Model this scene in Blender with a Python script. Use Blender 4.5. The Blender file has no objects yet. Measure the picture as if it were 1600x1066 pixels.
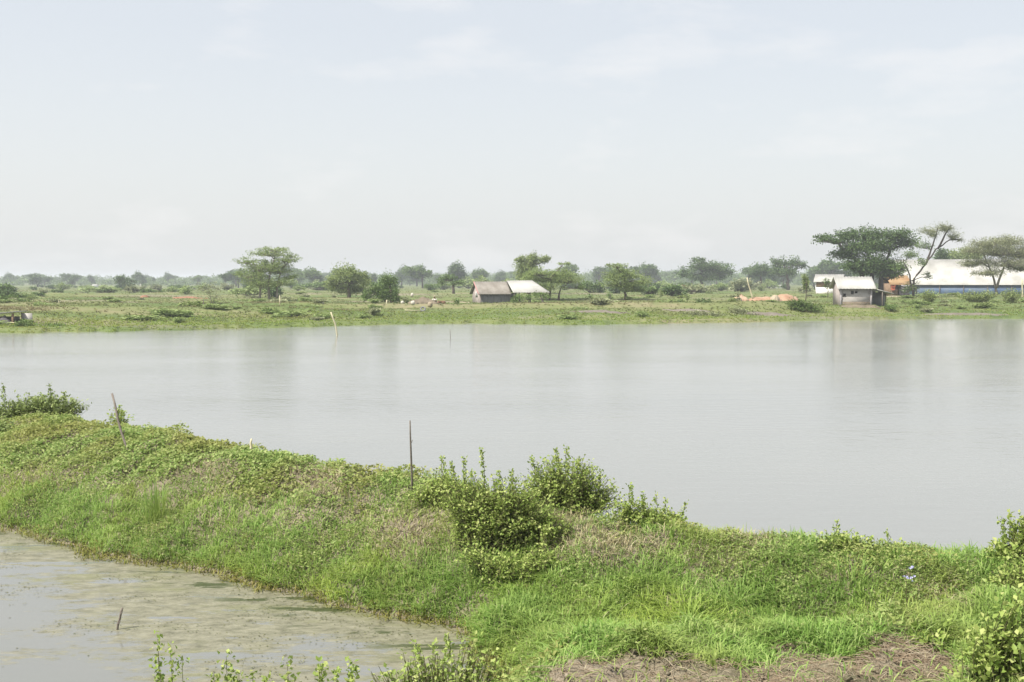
import bpy, math, random
import numpy as np
from mathutils import Vector, Matrix

# ------------------------------------------------------------------ camera, sky, sun, exposure
SC = bpy.context.scene
COL = SC.collection
F, HOR, H = 1700.0, 440.0, 3.5              # focal length and horizon row of the 1600 px photograph, eye height in m
PITCH = math.atan((533 - HOR) / F)
cam_d = bpy.data.cameras.new('camera')
cam = bpy.data.objects.new('camera', cam_d); COL.objects.link(cam)
cam_d.sensor_width = 36.0; cam_d.lens = 36.0 * F / 1600.0
cam_d.clip_start = 0.1; cam_d.clip_end = 20000
cam.location = (0, 0, H); cam.rotation_euler = (math.pi / 2 - PITCH, 0, 0)
SC.camera = cam

SUN_EL = math.radians(54)
SUN_DIR = Vector((-0.82, -0.55, 0)).normalized() * math.cos(SUN_EL) + Vector((0, 0, math.sin(SUN_EL)))
sun_d = bpy.data.lights.new('sun', 'SUN'); sun_d.energy = 4.4; sun_d.angle = math.radians(0.6)
sun_d.color = (1.0, 0.95, 0.86)
sun = bpy.data.objects.new('sun', sun_d); COL.objects.link(sun)
sun.rotation_euler = SUN_DIR.to_track_quat('Z', 'Y').to_euler()
sun.location = (-40, -20, 60)

W = bpy.data.worlds.new('World'); SC.world = W; W.use_nodes = True
def build_world():
    nt = W.node_tree; nt.nodes.clear(); N = nt.nodes.new; L = nt.links.new
    out = N('ShaderNodeOutputWorld'); bg = N('ShaderNodeBackground')
    sky = N('ShaderNodeTexSky'); sky.sky_type = 'NISHITA'; sky.sun_disc = False
    sky.sun_elevation = SUN_EL; sky.sun_rotation = math.atan2(SUN_DIR.x, SUN_DIR.y)
    sky.air_density = 1.2; sky.dust_density = 4.0; sky.ozone_density = 1.0; sky.altitude = 0
    # thin high veil: pulls the blue towards white, with faint cloud streaks
    tc = N('ShaderNodeTexCoord'); mp = N('ShaderNodeMapping'); mp.inputs['Scale'].default_value = (1.5, 1.5, 5.0)
    nz = N('ShaderNodeTexNoise'); nz.inputs['Scale'].default_value = 3.4; nz.inputs['Detail'].default_value = 11; nz.inputs['Roughness'].default_value = 0.58
    cr = N('ShaderNodeValToRGB'); cr.color_ramp.elements[0].position = 0.53; cr.color_ramp.elements[1].position = 0.66
    L(tc.outputs['Generated'], mp.inputs['Vector']); L(mp.outputs[0], nz.inputs['Vector']); L(nz.outputs['Fac'], cr.inputs['Fac'])
    m1 = N('ShaderNodeMix'); m1.data_type = 'RGBA'; m1.inputs[0].default_value = 0.72
    sx = N('ShaderNodeSeparateXYZ'); L(tc.outputs['Generated'], sx.inputs[0])
    hr = N('ShaderNodeValToRGB'); hr.color_ramp.elements[0].position = 0.0; hr.color_ramp.elements[1].position = 0.22      # the veil is thicker towards the horizon
    hr.color_ramp.elements[0].color = (0, 0, 0, 1); hr.color_ramp.elements[1].color = (1, 1, 1, 1)
    L(sx.outputs['Z'], hr.inputs['Fac'])
    vm = N('ShaderNodeMix'); vm.data_type = 'RGBA'; vm.inputs[6].default_value = (5.75, 5.85, 5.85, 1); vm.inputs[7].default_value = (VEIL[0], VEIL[1], VEIL[2], 1)
    L(hr.outputs[0], vm.inputs[0]); L(vm.outputs[2], m1.inputs[7])
    m2 = N('ShaderNodeMix'); m2.data_type = 'RGBA'; m2.inputs[7].default_value = (CLOUD[0], CLOUD[1], CLOUD[2], 1)
    mm = N('ShaderNodeMath'); mm.operation = 'MULTIPLY'; mm.inputs[1].default_value = 0.34
    L(sky.outputs[0], m1.inputs[6]); L(m1.outputs[2], m2.inputs[6])
    L(cr.outputs[0], mm.inputs[0]); L(mm.outputs[0], m2.inputs[0])
    L(m2.outputs[2], bg.inputs['Color']); bg.inputs['Strength'].default_value = 0.1
    L(bg.outputs[0], out.inputs['Surface'])
VEIL = (5.0, 5.15, 5.35)
CLOUD = (5.75, 5.65, 5.6)
build_world()
SC.view_settings.view_transform = 'Standard'; SC.view_settings.look = 'None'
SC.view_settings.gamma = 1.0; SC.view_settings.exposure = 0.80
SC.render.engine = 'CYCLES'
SC.cycles.use_denoising = True
SC.cycles.max_bounces = 6; SC.cycles.diffuse_bounces = 3; SC.cycles.transmission_bounces = 3
SC.cycles.volume_bounces = 0; SC.cycles.transparent_max_bounces = 4
SC.cycles.caustics_reflective = False; SC.cycles.caustics_refractive = False

HAZE_DENSITY = 0.00054

# ------------------------------------------------------------------ helpers: picture measurements to metres
cp, sp = math.cos(PITCH), math.sin(PITCH)
def PY(px, py, Y):                       # point seen at (px, py) at distance Y
    a, b = (px - 800), (533 - py)
    d = np.array([a, cp * F + sp * b, -sp * F + cp * b])
    return np.array([0, 0, H]) + d * (Y / d[1])
def PX(px, Y, z):                        # x of a point at distance Y and height z seen in column px
    return (px - 800) / F * (Y * cp + (H - z) * sp)
def MP(n, Y): return n * Y / F           # n picture pixels at distance Y, in m

RNG = np.random.default_rng(7)
def _hash(ix, iy, seed):
    n = (ix * 374761393 + iy * 668265263 + seed * 982451653) & 0x7fffffff
    n = ((n ^ (n >> 13)) * 1274126177) & 0x7fffffff
    return ((n ^ (n >> 16)) & 0xffff) / 65535.0
def vnoise(x, y, seed=0):
    x = np.asarray(x, float); y = np.asarray(y, float)
    ix = np.floor(x).astype(np.int64); iy = np.floor(y).astype(np.int64)
    fx = x - ix; fy = y - iy; fx = fx * fx * (3 - 2 * fx); fy = fy * fy * (3 - 2 * fy)
    a = _hash(ix, iy, seed); b = _hash(ix + 1, iy, seed); c = _hash(ix, iy + 1, seed); d = _hash(ix + 1, iy + 1, seed)
    return (a * (1 - fx) + b * fx) * (1 - fy) + (c * (1 - fx) + d * fx) * fy
def fbm(x, y, seed=0, oct=4):
    s = 0; a = 0.5; f = 1.0
    for k in range(oct):
        s = s + a * vnoise(x * f, y * f, seed + k * 17); a *= 0.5; f *= 2.03
    return s / (1 - 0.5 ** oct)
def sstep(a, b, x):
    t = np.clip((x - a) / (b - a), 0, 1); return t * t * (3 - 2 * t)

# ------------------------------------------------------------------ helpers: materials
def new_mat(name):
    m = bpy.data.materials.new(name); m.use_nodes = True
    nt = m.node_tree; nt.nodes.clear()
    o = nt.nodes.new('ShaderNodeOutputMaterial')
    return m, nt, o
def ramp(nt, cols, fac, interp='LINEAR'):
    r = nt.nodes.new('ShaderNodeValToRGB'); r.color_ramp.interpolation = interp
    e = r.color_ramp.elements
    while len(e) < len(cols): e.new(0.5)
    for k, (p, c) in enumerate(cols):
        e[k].position = p; e[k].color = (c[0], c[1], c[2], 1)
    nt.links.new(fac, r.inputs['Fac']); return r.outputs['Color']
def noise(nt, scale, detail=3, sc=(1, 1, 1), rough=0.5, loc=(0, 0, 0)):
    g = nt.nodes.new('ShaderNodeNewGeometry'); mp = nt.nodes.new('ShaderNodeMapping')
    mp.inputs['Scale'].default_value = sc; mp.inputs['Location'].default_value = loc
    n = nt.nodes.new('ShaderNodeTexNoise'); n.inputs['Scale'].default_value = scale; n.inputs['Detail'].default_value = detail
    n.inputs['Roughness'].default_value = rough
    nt.links.new(g.outputs['Position'], mp.inputs['Vector']); nt.links.new(mp.outputs[0], n.inputs['Vector'])
    return n.outputs['Fac']
def mixc(nt, fac, a, b, mode='MIX'):
    m = nt.nodes.new('ShaderNodeMix'); m.data_type = 'RGBA'; m.blend_type = mode
    for s, v in ((0, fac), (6, a), (7, b)):
        if isinstance(v, (int, float)): m.inputs[s].default_value = v
        elif isinstance(v, tuple): m.inputs[s].default_value = (v[0], v[1], v[2], 1)
        else: nt.links.new(v, m.inputs[s])
    return m.outputs[2]
def math_n(nt, op, a, b):
    m = nt.nodes.new('ShaderNodeMath'); m.operation = op
    for s, v in ((0, a), (1, b)):
        if isinstance(v, (int, float)): m.inputs[s].default_value = v
        else: nt.links.new(v, m.inputs[s])
    return m.outputs[0]

def leaf_mat(name, cols, patch=None, pscale=0.6, translucent=0.3, rough=0.55, spec=0.25, psc=(1, 1, 1), pcut=(0.45, 0.62), pmix=0.75, gain=1.0):
    """foliage: every leaf its own tint (random per island); optional second tint in patches over the ground"""
    m, nt, o = new_mat(name)
    g = nt.nodes.new('ShaderNodeNewGeometry')
    n = len(cols)
    cols = [tuple(min(0.85, v * gain) for v in q) for q in cols]
    if patch: patch = tuple(v * gain for v in patch)
    c = ramp(nt, [(k / max(1, n - 1), cols[k]) for k in range(n)], g.outputs['Random Per Island'])
    if patch:
        f = noise(nt, pscale, 3, psc)
        f2 = ramp(nt, [(pcut[0], (0, 0, 0)), (pcut[1], (pmix, pmix, pmix))], f)
        c = mixc(nt, f2, c, patch)
    p = nt.nodes.new('ShaderNodeBsdfPrincipled'); p.inputs['Roughness'].default_value = rough
    p.inputs['Specular IOR Level'].default_value = spec
    nt.links.new(c, p.inputs['Base Color'])
    t = nt.nodes.new('ShaderNodeBsdfTranslucent'); nt.links.new(c, t.inputs['Color'])
    mx = nt.nodes.new('ShaderNodeMixShader'); mx.inputs[0].default_value = translucent
    nt.links.new(p.outputs[0], mx.inputs[1]); nt.links.new(t.outputs[0], mx.inputs[2]); nt.links.new(mx.outputs[0], o.inputs['Surface'])
    return m
def surf_mat(name, cols, scale=2.0, detail=4, sc=(1, 1, 1), rough=0.85, spec=0.2, bump=0.0, bscale=None, metallic=0.0):
    m, nt, o = new_mat(name)
    f = noise(nt, scale, detail, sc, 0.6)
    n = len(cols)
    c = ramp(nt, [(0.3 + 0.4 * k / max(1, n - 1), cols[k]) for k in range(n)], f)
    p = nt.nodes.new('ShaderNodeBsdfPrincipled'); p.inputs['Roughness'].default_value = rough
    p.inputs['Specular IOR Level'].default_value = spec; p.inputs['Metallic'].default_value = metallic
    nt.links.new(c, p.inputs['Base Color'])
    if bump:
        b = nt.nodes.new('ShaderNodeBump'); b.inputs['Strength'].default_value = bump; b.inputs['Distance'].default_value = 0.05
        nt.links.new(noise(nt, bscale or scale * 3, 5), b.inputs['Height']); nt.links.new(b.outputs[0], p.inputs['Normal'])
    nt.links.new(p.outputs[0], o.inputs['Surface']); return m

# ------------------------------------------------------------------ helpers: meshes
class MB:
    """collects vertices and faces; build() links them as ONE mesh object"""
    def __init__(s): s.v = []; s.q = []; s.t = []; s.n = 0
    def add(s, v, q=None, t=None):
        v = np.asarray(v, np.float64).reshape(-1, 3)
        if q is not None and len(q): s.q.append(np.asarray(q, np.int64).reshape(-1, 4) + s.n)
        if t is not None and len(t): s.t.append(np.asarray(t, np.int64).reshape(-1, 3) + s.n)
        s.v.append(v); s.n += len(v)
    def box(s, c, d, rot=None):
        x, y, z = d[0] / 2, d[1] / 2, d[2] / 2
        v = np.array([[-x,-y,-z],[x,-y,-z],[x,y,-z],[-x,y,-z],[-x,-y,z],[x,-y,z],[x,y,z],[-x,y,z]])
        if rot is not None: v = v @ np.array(rot).T
        s.add(v + np.asarray(c), [[0,3,2,1],[4,5,6,7],[0,1,5,4],[1,2,6,5],[2,3,7,6],[3,0,4,7]])
    def slab(s, quad, th):
        """a thick panel: quad of four corners, extruded down by th"""
        a = np.asarray(quad, float); b = a - np.array([0, 0, th])
        s.add(np.vstack([a, b]), [[0,1,2,3],[7,6,5,4],[0,4,5,1],[1,5,6,2],[2,6,7,3],[3,7,4,0]])
    def tube(s, pts, rad, sides=5, cap=True):
        pts = np.asarray(pts, float); n = len(pts); rad = np.broadcast_to(np.asarray(rad, float), (n,))
        tan = np.gradient(pts, axis=0); tan /= (np.linalg.norm(tan, axis=1, keepdims=True) + 1e-9)
        ref = np.where(np.abs(tan[:, 2:3]) > 0.9, np.array([[1., 0, 0]]), np.array([[0, 0, 1.]]))
        u = np.cross(tan, ref); u /= (np.linalg.norm(u, axis=1, keepdims=True) + 1e-9); w = np.cross(tan, u)
        a = np.arange(sides) * 2 * math.pi / sides
        v = pts[:, None] + rad[:, None, None] * (np.cos(a)[None, :, None] * u[:, None] + np.sin(a)[None, :, None] * w[:, None])
        q = []
        for i in range(n - 1):
            for j in range(sides):
                k = (j + 1) % sides
                q.append([i * sides + j, i * sides + k, (i + 1) * sides + k, (i + 1) * sides + j])
        t = []
        vv = v.reshape(-1, 3)
        if cap:
            vv = np.vstack([vv, pts[:1], pts[-1:]]); b = n * sides
            for j in range(sides):
                k = (j + 1) % sides
                t.append([b, k, j]); t.append([b + 1, (n - 1) * sides + j, (n - 1) * sides + k])
        s.add(vv, q, t)
    def tubes3(s, A, M, B, ra, rb, sides=3):
        """many thin three-point twigs at once"""
        n = len(A); P = np.stack([A, M, B], 1)
        tan = B - A; tan /= (np.linalg.norm(tan, axis=1, keepdims=True) + 1e-9)
        ref = np.where(np.abs(tan[:, 2:3]) > 0.9, np.array([[1., 0, 0]]), np.array([[0, 0, 1.]]))
        u = np.cross(tan, ref); u /= (np.linalg.norm(u, axis=1, keepdims=True) + 1e-9); w = np.cross(tan, u)
        R = np.stack([np.broadcast_to(ra, (n,)), np.broadcast_to((np.asarray(ra) + np.asarray(rb)) / 2, (n,)), np.broadcast_to(rb, (n,))], 1)
        a = np.arange(sides) * 2 * math.pi / sides
        v = P[:, :, None] + R[:, :, None, None] * (np.cos(a)[None, None, :, None] * u[:, None, None] + np.sin(a)[None, None, :, None] * w[:, None, None])
        base = (np.arange(n) * 3 * sides)[:, None]
        q = []
        for i in range(2):
            for j in range(sides):
                k = (j + 1) % sides
                q.append(base + np.array([[i * sides + j, i * sides + k, (i + 1) * sides + k, (i + 1) * sides + j]]))
        s.add(v.reshape(-1, 3), np.concatenate(q, 0))
    def leaves(s, pos, dirv, L, Wd, fold=0.18, upb=None):
        """diamond leaves, each folded along its rib"""
        n = len(pos); L = np.broadcast_to(L, (n,))[:, None]; Wd = np.broadcast_to(Wd, (n,))[:, None]
        d = dirv / (np.linalg.norm(dirv, axis=1, keepdims=True) + 1e-9)
        r = RNG.normal(size=(n, 3)) if upb is None else RNG.normal(size=(n, 3)) * (1 - upb) + np.array([0, 0, 1.]) * upb * 1.6
        sd = np.cross(d, r); sd /= (np.linalg.norm(sd, axis=1, keepdims=True) + 1e-9)
        nn = np.cross(sd, d)
        a = pos; t = pos + d * L - nn * L * fold * 0.8
        m = pos + d * L * 0.45
        l = m + sd * Wd * 0.5 + nn * L * fold; rr = m - sd * Wd * 0.5 + nn * L * fold
        v = np.stack([a, rr, t, l], 1).reshape(-1, 3)
        i = (np.arange(n) * 4)[:, None]
        s.add(v, None, np.concatenate([i + np.array([[0, 1, 2]]), i + np.array([[0, 2, 3]])], 0))
    def blades(s, pos, head, h, w, bend, up=None):
        """grass blades: three bent segments tapering to a tip"""
        n = len(pos); h = np.broadcast_to(h, (n,)); w = np.broadcast_to(w, (n,)); bend = np.broadcast_to(bend, (n,))
        f = np.stack([np.cos(head), np.sin(head), np.zeros(n)], 1)
        sd = np.stack([-np.sin(head), np.cos(head), np.zeros(n)], 1)
        rows = []
        for k, (t, ww) in enumerate(((0, 0.75), (0.42, 1.0), (0.76, 0.7))):
            c = pos + f * (bend * h * t ** 1.8)[:, None]
            c = c + np.array([0, 0, 1.]) * (h * (t - 0.42 * np.minimum(bend, 1.6) * t ** 2.6))[:, None]
            rows += [c - sd * (w * ww / 2)[:, None], c + sd * (w * ww / 2)[:, None]]
        tip = pos + f * (bend * h)[:, None] + np.array([0, 0, 1.]) * (h * (1 - 0.42 * np.minimum(bend, 1.6)))[:, None]
        v = np.stack(rows + [tip], 1).reshape(-1, 3)
        i = (np.arange(n) * 7)[:, None]
        s.add(v, np.concatenate([i + np.array([[0, 1, 3, 2]]), i + np.array([[2, 3, 5, 4]])], 0), i + np.array([[4, 5, 6]]))
    def build(s, name, mat, parent=None, smooth=False, origin=None):
        v = np.concatenate(s.v, 0) if s.v else np.zeros((0, 3))
        if origin is not None: v = v - np.asarray(origin)
        q = np.concatenate(s.q, 0) if s.q else np.zeros((0, 4), np.int64)
        t = np.concatenate(s.t, 0) if s.t else np.zeros((0, 3), np.int64)
        me = bpy.data.meshes.new(name)
        me.vertices.add(len(v)); me.vertices.foreach_set('co', v.astype(np.float32).ravel())
        nl = q.size + t.size
        me.loops.add(nl); me.loops.foreach_set('vertex_index', np.concatenate([q.ravel(), t.ravel()]).astype(np.int32))
        npoly = len(q) + len(t); me.polygons.add(npoly)
        st = np.concatenate([np.arange(len(q)) * 4, q.size + np.arange(len(t)) * 3]).astype(np.int32)
        me.polygons.foreach_set('loop_start', st)
        me.update(calc_edges=True); me.validate()
        if smooth: me.polygons.foreach_set('use_smooth', np.ones(len(me.polygons), bool))
        me.materials.append(mat)
        o = bpy.data.objects.new(name, me); COL.objects.link(o)
        if parent is not None: o.parent = parent
        return o

def tag(o, label=None, cat=None, group=None, kind=None):
    if label: o['label'] = label
    if cat: o['category'] = cat
    if group: o['group'] = group
    if kind: o['kind'] = kind
    return o
def thing(name, label, cat, loc=(0, 0, 0), rz=0.0, group=None):
    o = bpy.data.objects.new(name, None); COL.objects.link(o)
    o.location = loc; o.rotation_euler = (0, 0, rz); o.empty_display_size = 0.2
    return tag(o, label, cat, group)
def copy_thing(o, loc, rz=0.0, scale=1.0, label=None, group=None):
    c = o.copy(); COL.objects.link(c); c.location = loc; c.rotation_euler = (0, 0, rz)
    c.scale = scale if isinstance(scale, tuple) else (scale,) * 3
    if label: c['label'] = label
    if group: c['group'] = group
    for ch in list(o.children):
        d = ch.copy(); COL.objects.link(d); d.parent = c
        for g in ch.children:
            e = g.copy(); COL.objects.link(e); e.parent = d
    return c
def grid_mesh(name, X, Y, Z, mat, smooth=True):
    r, c = X.shape
    b = MB(); i = np.arange(r * c).reshape(r, c)
    q = np.stack([i[:-1, :-1], i[:-1, 1:], i[1:, 1:], i[1:, :-1]], -1).reshape(-1, 4)
    b.add(np.stack([X, Y, Z], -1).reshape(-1, 3), q)
    return b.build(name, mat, smooth=smooth)

# ------------------------------------------------------------------ terrain: near dike and bank
RT = []     # ridge line of the dike: x, y, height of soil, width to the near foot
RT.append((-21.0, 30.0, 0.85, 3.6))
for px, py, Y, ft in ((0, 645, 20.0, 3.3), (200, 660, 18.0, 2.6), (400, 702, 15.2, 1.95), (640, 738, 13.4, 1.65),
                      (850, 790, 12.1, 1.6), (1100, 832, 11.4, 1.6), (1350, 846, 11.0, 1.7), (1550, 860, 10.7, 1.8)):
    p = PY(px, py, Y); RT.append((p[0], p[1], p[2] - 0.13, ft))
RT.append((12.0, 9.9, 0.75, 1.9)); RT.append((24.0, 9.0, 0.75, 2.0))
RT = np.array(RT)
def dike(x, y):
    best = np.full(x.shape, 1e9); z = np.zeros(x.shape)
    for a, b in zip(RT[:-1], RT[1:]):
        d = b[:2] - a[:2]; L2 = d @ d
        t = np.clip(((x - a[0]) * d[0] + (y - a[1]) * d[1]) / L2, 0, 1)
        ex = x - (a[0] + t * d[0]); ey = y - (a[1] + t * d[1]); dist = np.hypot(ex, ey)
        side = (d[0] * ey - d[1] * ex) / math.sqrt(L2)          # > 0: far side (towards the big pond)
        zr = a[2] + t * (b[2] - a[2]); ft = a[3] + t * (b[3] - a[3])
        s = np.where(side > 0, np.maximum(dist - 0.25, 0) / 1.25, np.maximum(dist - 0.1, 0) / ft)
        zz = zr * (1 - s ** np.where(side > 0, 1.2, 1.25))
        m = dist < best; best = np.where(m, dist, best); z = np.where(m, zz, z)
    return np.maximum(z, -0.6)
def near_h(x, y, detail=True):
    x = np.asarray(x, float); y = np.asarray(y, float)
    wob = (fbm(x * 1.1 + 3, y * 1.1, 5) - 0.5)
    dk = dike(x + wob * 0.5, y + wob * 0.5)
    land = sstep(-0.95, 0.3, x + (y - 10) * 0.35 + wob * 1.2)
    behind = sstep(-0.45, 0.15, y - np.interp(x, RT[:, 0], RT[:, 1]))
    floor = -0.45 + 0.72 * land - 0.9 * behind
    top = 0.70 + 0.38 * sstep(-0.6, 0.5, x)
    yb = 7.3 + 0.9 * sstep(-0.6, 0.6, x) + 0.7 * sstep(1.8, 3.4, x)
    nb = -0.6 + (top + 0.6) * (1 - sstep(yb - 1.0, yb + 0.5, y + wob * 0.8))
    k = 9.0
    z = np.log(np.exp(k * dk) + np.exp(k * floor) + np.exp(k * nb)) / k
    if detail:
        lumps = (fbm(x * 2.3, y * 2.3, 11) - 0.5) * 0.24 + (fbm(x * 7, y * 7, 23, 3) - 0.5) * 0.06
        z = z + lumps * sstep(-0.1, 0.25, z)
        dm = sstep(0.5, 0.9, dirt_mask(x, y))
        z = z + dm * (fbm(x * 8, y * 8, 31, 4) - 0.45) * 0.14
    return z
def dirt_mask(x, y):
    px = 800 + x / np.maximum(y, 0.5) * F
    base = sstep(800, 900, px) * (1 - sstep(1480, 1530, px)) * sstep(5.0, 5.4, y) * (1 - sstep(6.95, 7.2, y + (fbm(x * 2, y * 2, 41) - 0.5) * 1.5))
    return base
ys = np.concatenate([np.arange(-6, 5, 0.5), np.arange(5, 14, 0.055), np.arange(14, 34, 0.12)])
xs = np.concatenate([np.arange(-32, -11, 0.3), np.arange(-11, 7.5, 0.06), np.arange(7.5, 24, 0.3)])
GX, GY = np.meshgrid(xs, ys)
GZ = near_h(GX, GY)
def soil_material():
    m, nt, o = new_mat('soil')
    f = noise(nt, 1.4, 6, rough=0.65)
    c = ramp(nt, [(0.3, (0.12, 0.10, 0.07)), (0.5, (0.19, 0.16, 0.115)), (0.62, (0.26, 0.22, 0.165)), (0.75, (0.33, 0.285, 0.22))], f)
    g2 = noise(nt, 22, 4, rough=0.7)
    c = mixc(nt, 0.5, c, ramp(nt, [(0.35, (0.13, 0.11, 0.08)), (0.7, (0.36, 0.31, 0.24))], g2))
    moss = ramp(nt, [(0.45, (0, 0, 0)), (0.65, (0.45, 0.45, 0.45))], noise(nt, 0.9, 4, loc=(4, 2, 0)))
    c = mixc(nt, moss, c, (0.085, 0.10, 0.035))
    p = nt.nodes.new('ShaderNodeBsdfPrincipled'); p.inputs['Roughness'].default_value = 0.95; p.inputs['Specular IOR Level'].default_value = 0.1
    nt.links.new(c, p.inputs['Base Color'])
    b = nt.nodes.new('ShaderNodeBump'); b.inputs['Strength'].default_value = 0.8; b.inputs['Distance'].default_value = 0.03
    nt.links.new(noise(nt, 30, 6, rough=0.7), b.inputs['Height']); nt.links.new(b.outputs[0], p.inputs['Normal'])
    nt.links.new(p.outputs[0], o.inputs['Surface']); return m
M_SOIL = soil_material()
tag(grid_mesh('dike_ground', GX, GY, GZ, M_SOIL), kind='structure')

# ------------------------------------------------------------------ terrain: far bank and plain to the horizon
SH = np.array([(-2000, 530), (-400, 527), (0, 521), (200, 518), (400, 513.5), (560, 508.5), (700, 505.5), (900, 508), (1100, 505), (1300, 501), (1600, 498), (2000, 495), (3600, 490)], float)
SHU = (SH[:, 0] - 800) / F; SHY = H * F / (SH[:, 1] - HOR)
def shore_y(u): return np.interp(u, SHU, SHY) + (vnoise(u * 60, u * 0 + 3, 3) - 0.5) * 1.8 + (vnoise(u * 210, u * 0 + 9, 4) - 0.5) * 0.9
def far_h(x, y):
    x = np.asarray(x, float); y = np.asarray(y, float)
    s = y - shore_y(x / y)
    z = np.where(s < 0, s * 0.12, 0.30 * sstep(0, 1.6, s) + 0.62 * sstep(2.5, 13, s))
    near = 1 - sstep(180, 420, y)
    berm = (np.maximum(fbm(x * 0.02 + 7, y * 0.16, 51, 3) - 0.45, 0)) * 1.5
    z = z + sstep(3, 14, s) * near * (berm + (fbm(x * 0.25, y * 0.35, 57, 3) - 0.5) * 0.35)
    return z
us = np.concatenate([np.linspace(-1.7, -0.56, 40)[:-1], np.linspace(-0.56, 0.56, 420), np.linspace(0.56, 1.7, 40)[1:]])
ss = np.concatenate([[-6, -3, -1.2, -0.5], np.arange(0, 16, 0.35), 16 + 0.35 * (1.035 ** np.arange(0, 157) - 1) / 0.035])
ss = ss[ss < 3600]
U, S_ = np.meshgrid(us, ss)
FY = shore_y(U) + S_; FX = U * FY
FZ = far_h(FX, FY)
def field_material():
    m, nt, o = new_mat('field')
    f = noise(nt, 0.10, 6, (0.35, 1.5, 1), 0.6)
    c = ramp(nt, [(0.30, (0.065, 0.10, 0.04)), (0.45, (0.11, 0.145, 0.055)), (0.56, (0.155, 0.17, 0.075)), (0.68, (0.21, 0.19, 0.115))], f)
    f2 = noise(nt, 0.9, 5, (0.7, 1.2, 1), 0.65)
    c = mixc(nt, ramp(nt, [(0.45, (0, 0, 0)), (0.65, (0.7, 0.7, 0.7))], f2), c, (0.11, 0.145, 0.05))
    f3 = noise(nt, 0.05, 3, (0.5, 2.2, 1), loc=(3, 11, 0))
    c = mixc(nt, ramp(nt, [(0.57, (0, 0, 0)), (0.66, (0.7, 0.7, 0.7))], f3), c, (0.20, 0.175, 0.135))
    p = nt.nodes.new('ShaderNodeBsdfPrincipled'); p.inputs['Roughness'].default_value = 1.0; p.inputs['Specular IOR Level'].default_value = 0.05
    nt.links.new(c, p.inputs['Base Color'])
    nt.links.new(p.outputs[0], o.inputs['Surface']); return m
tag(grid_mesh('far_ground', FX, FY, FZ, field_material()), kind='structure')

# ------------------------------------------------------------------ water
def water_material():
    m, nt, o = new_mat('turbid_water')
    p = nt.nodes.new('ShaderNodeBsdfPrincipled')
    c = ramp(nt, [(0.35, (0.184, 0.192, 0.184)), (0.65, (0.203, 0.208, 0.197))], noise(nt, 0.05, 3, (0.5, 1.4, 1)))
    nt.links.new(c, p.inputs['Base Color']); p.inputs['Roughness'].default_value = 0.12; p.inputs['IOR'].default_value = 1.33
    b = nt.nodes.new('ShaderNodeBump'); b.inputs['Strength'].default_value = 1.15; b.inputs['Distance'].default_value = 0.02
    a1 = noise(nt, 2.2, 4, (0.55, 1.5, 1), 0.55); a2 = noise(nt, 0.3, 2, (0.5, 1.3, 1), 0.5)
    hgt = math_n(nt, 'ADD', a1, math_n(nt, 'MULTIPLY', a2, 1.2))
    calm = ramp(nt, [(0.4, (0.35, 0.35, 0.35)), (0.65, (1, 1, 1))], noise(nt, 0.06, 3, (0.4, 1.5, 1), loc=(9, 1, 0)))
    nt.links.new(math_n(nt, 'MULTIPLY', hgt, calm), b.inputs['Height']); nt.links.new(b.outputs[0], p.inputs['Normal'])
    nt.links.new(p.outputs[0], o.inputs['Surface']); return m
def sheet(name, poly, z, mat):
    b = MB(); n = len(poly)
    me = bpy.data.meshes.new(name); me.from_pydata([(x, y, z) for x, y in poly], [], [list(range(n))]); me.materials.append(mat)
    o = bpy.data.objects.new(name, me); COL.objects.link(o); return o
ridge_xy = [(a[0], a[1]) for a in RT]
tag(sheet('pond_water', [(-160, 62)] + [(-60, 48)] + ridge_xy + [(120, 4), (260, 40), (260, 150), (-160, 150)], 0.0, water_material()), kind='structure')
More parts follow.
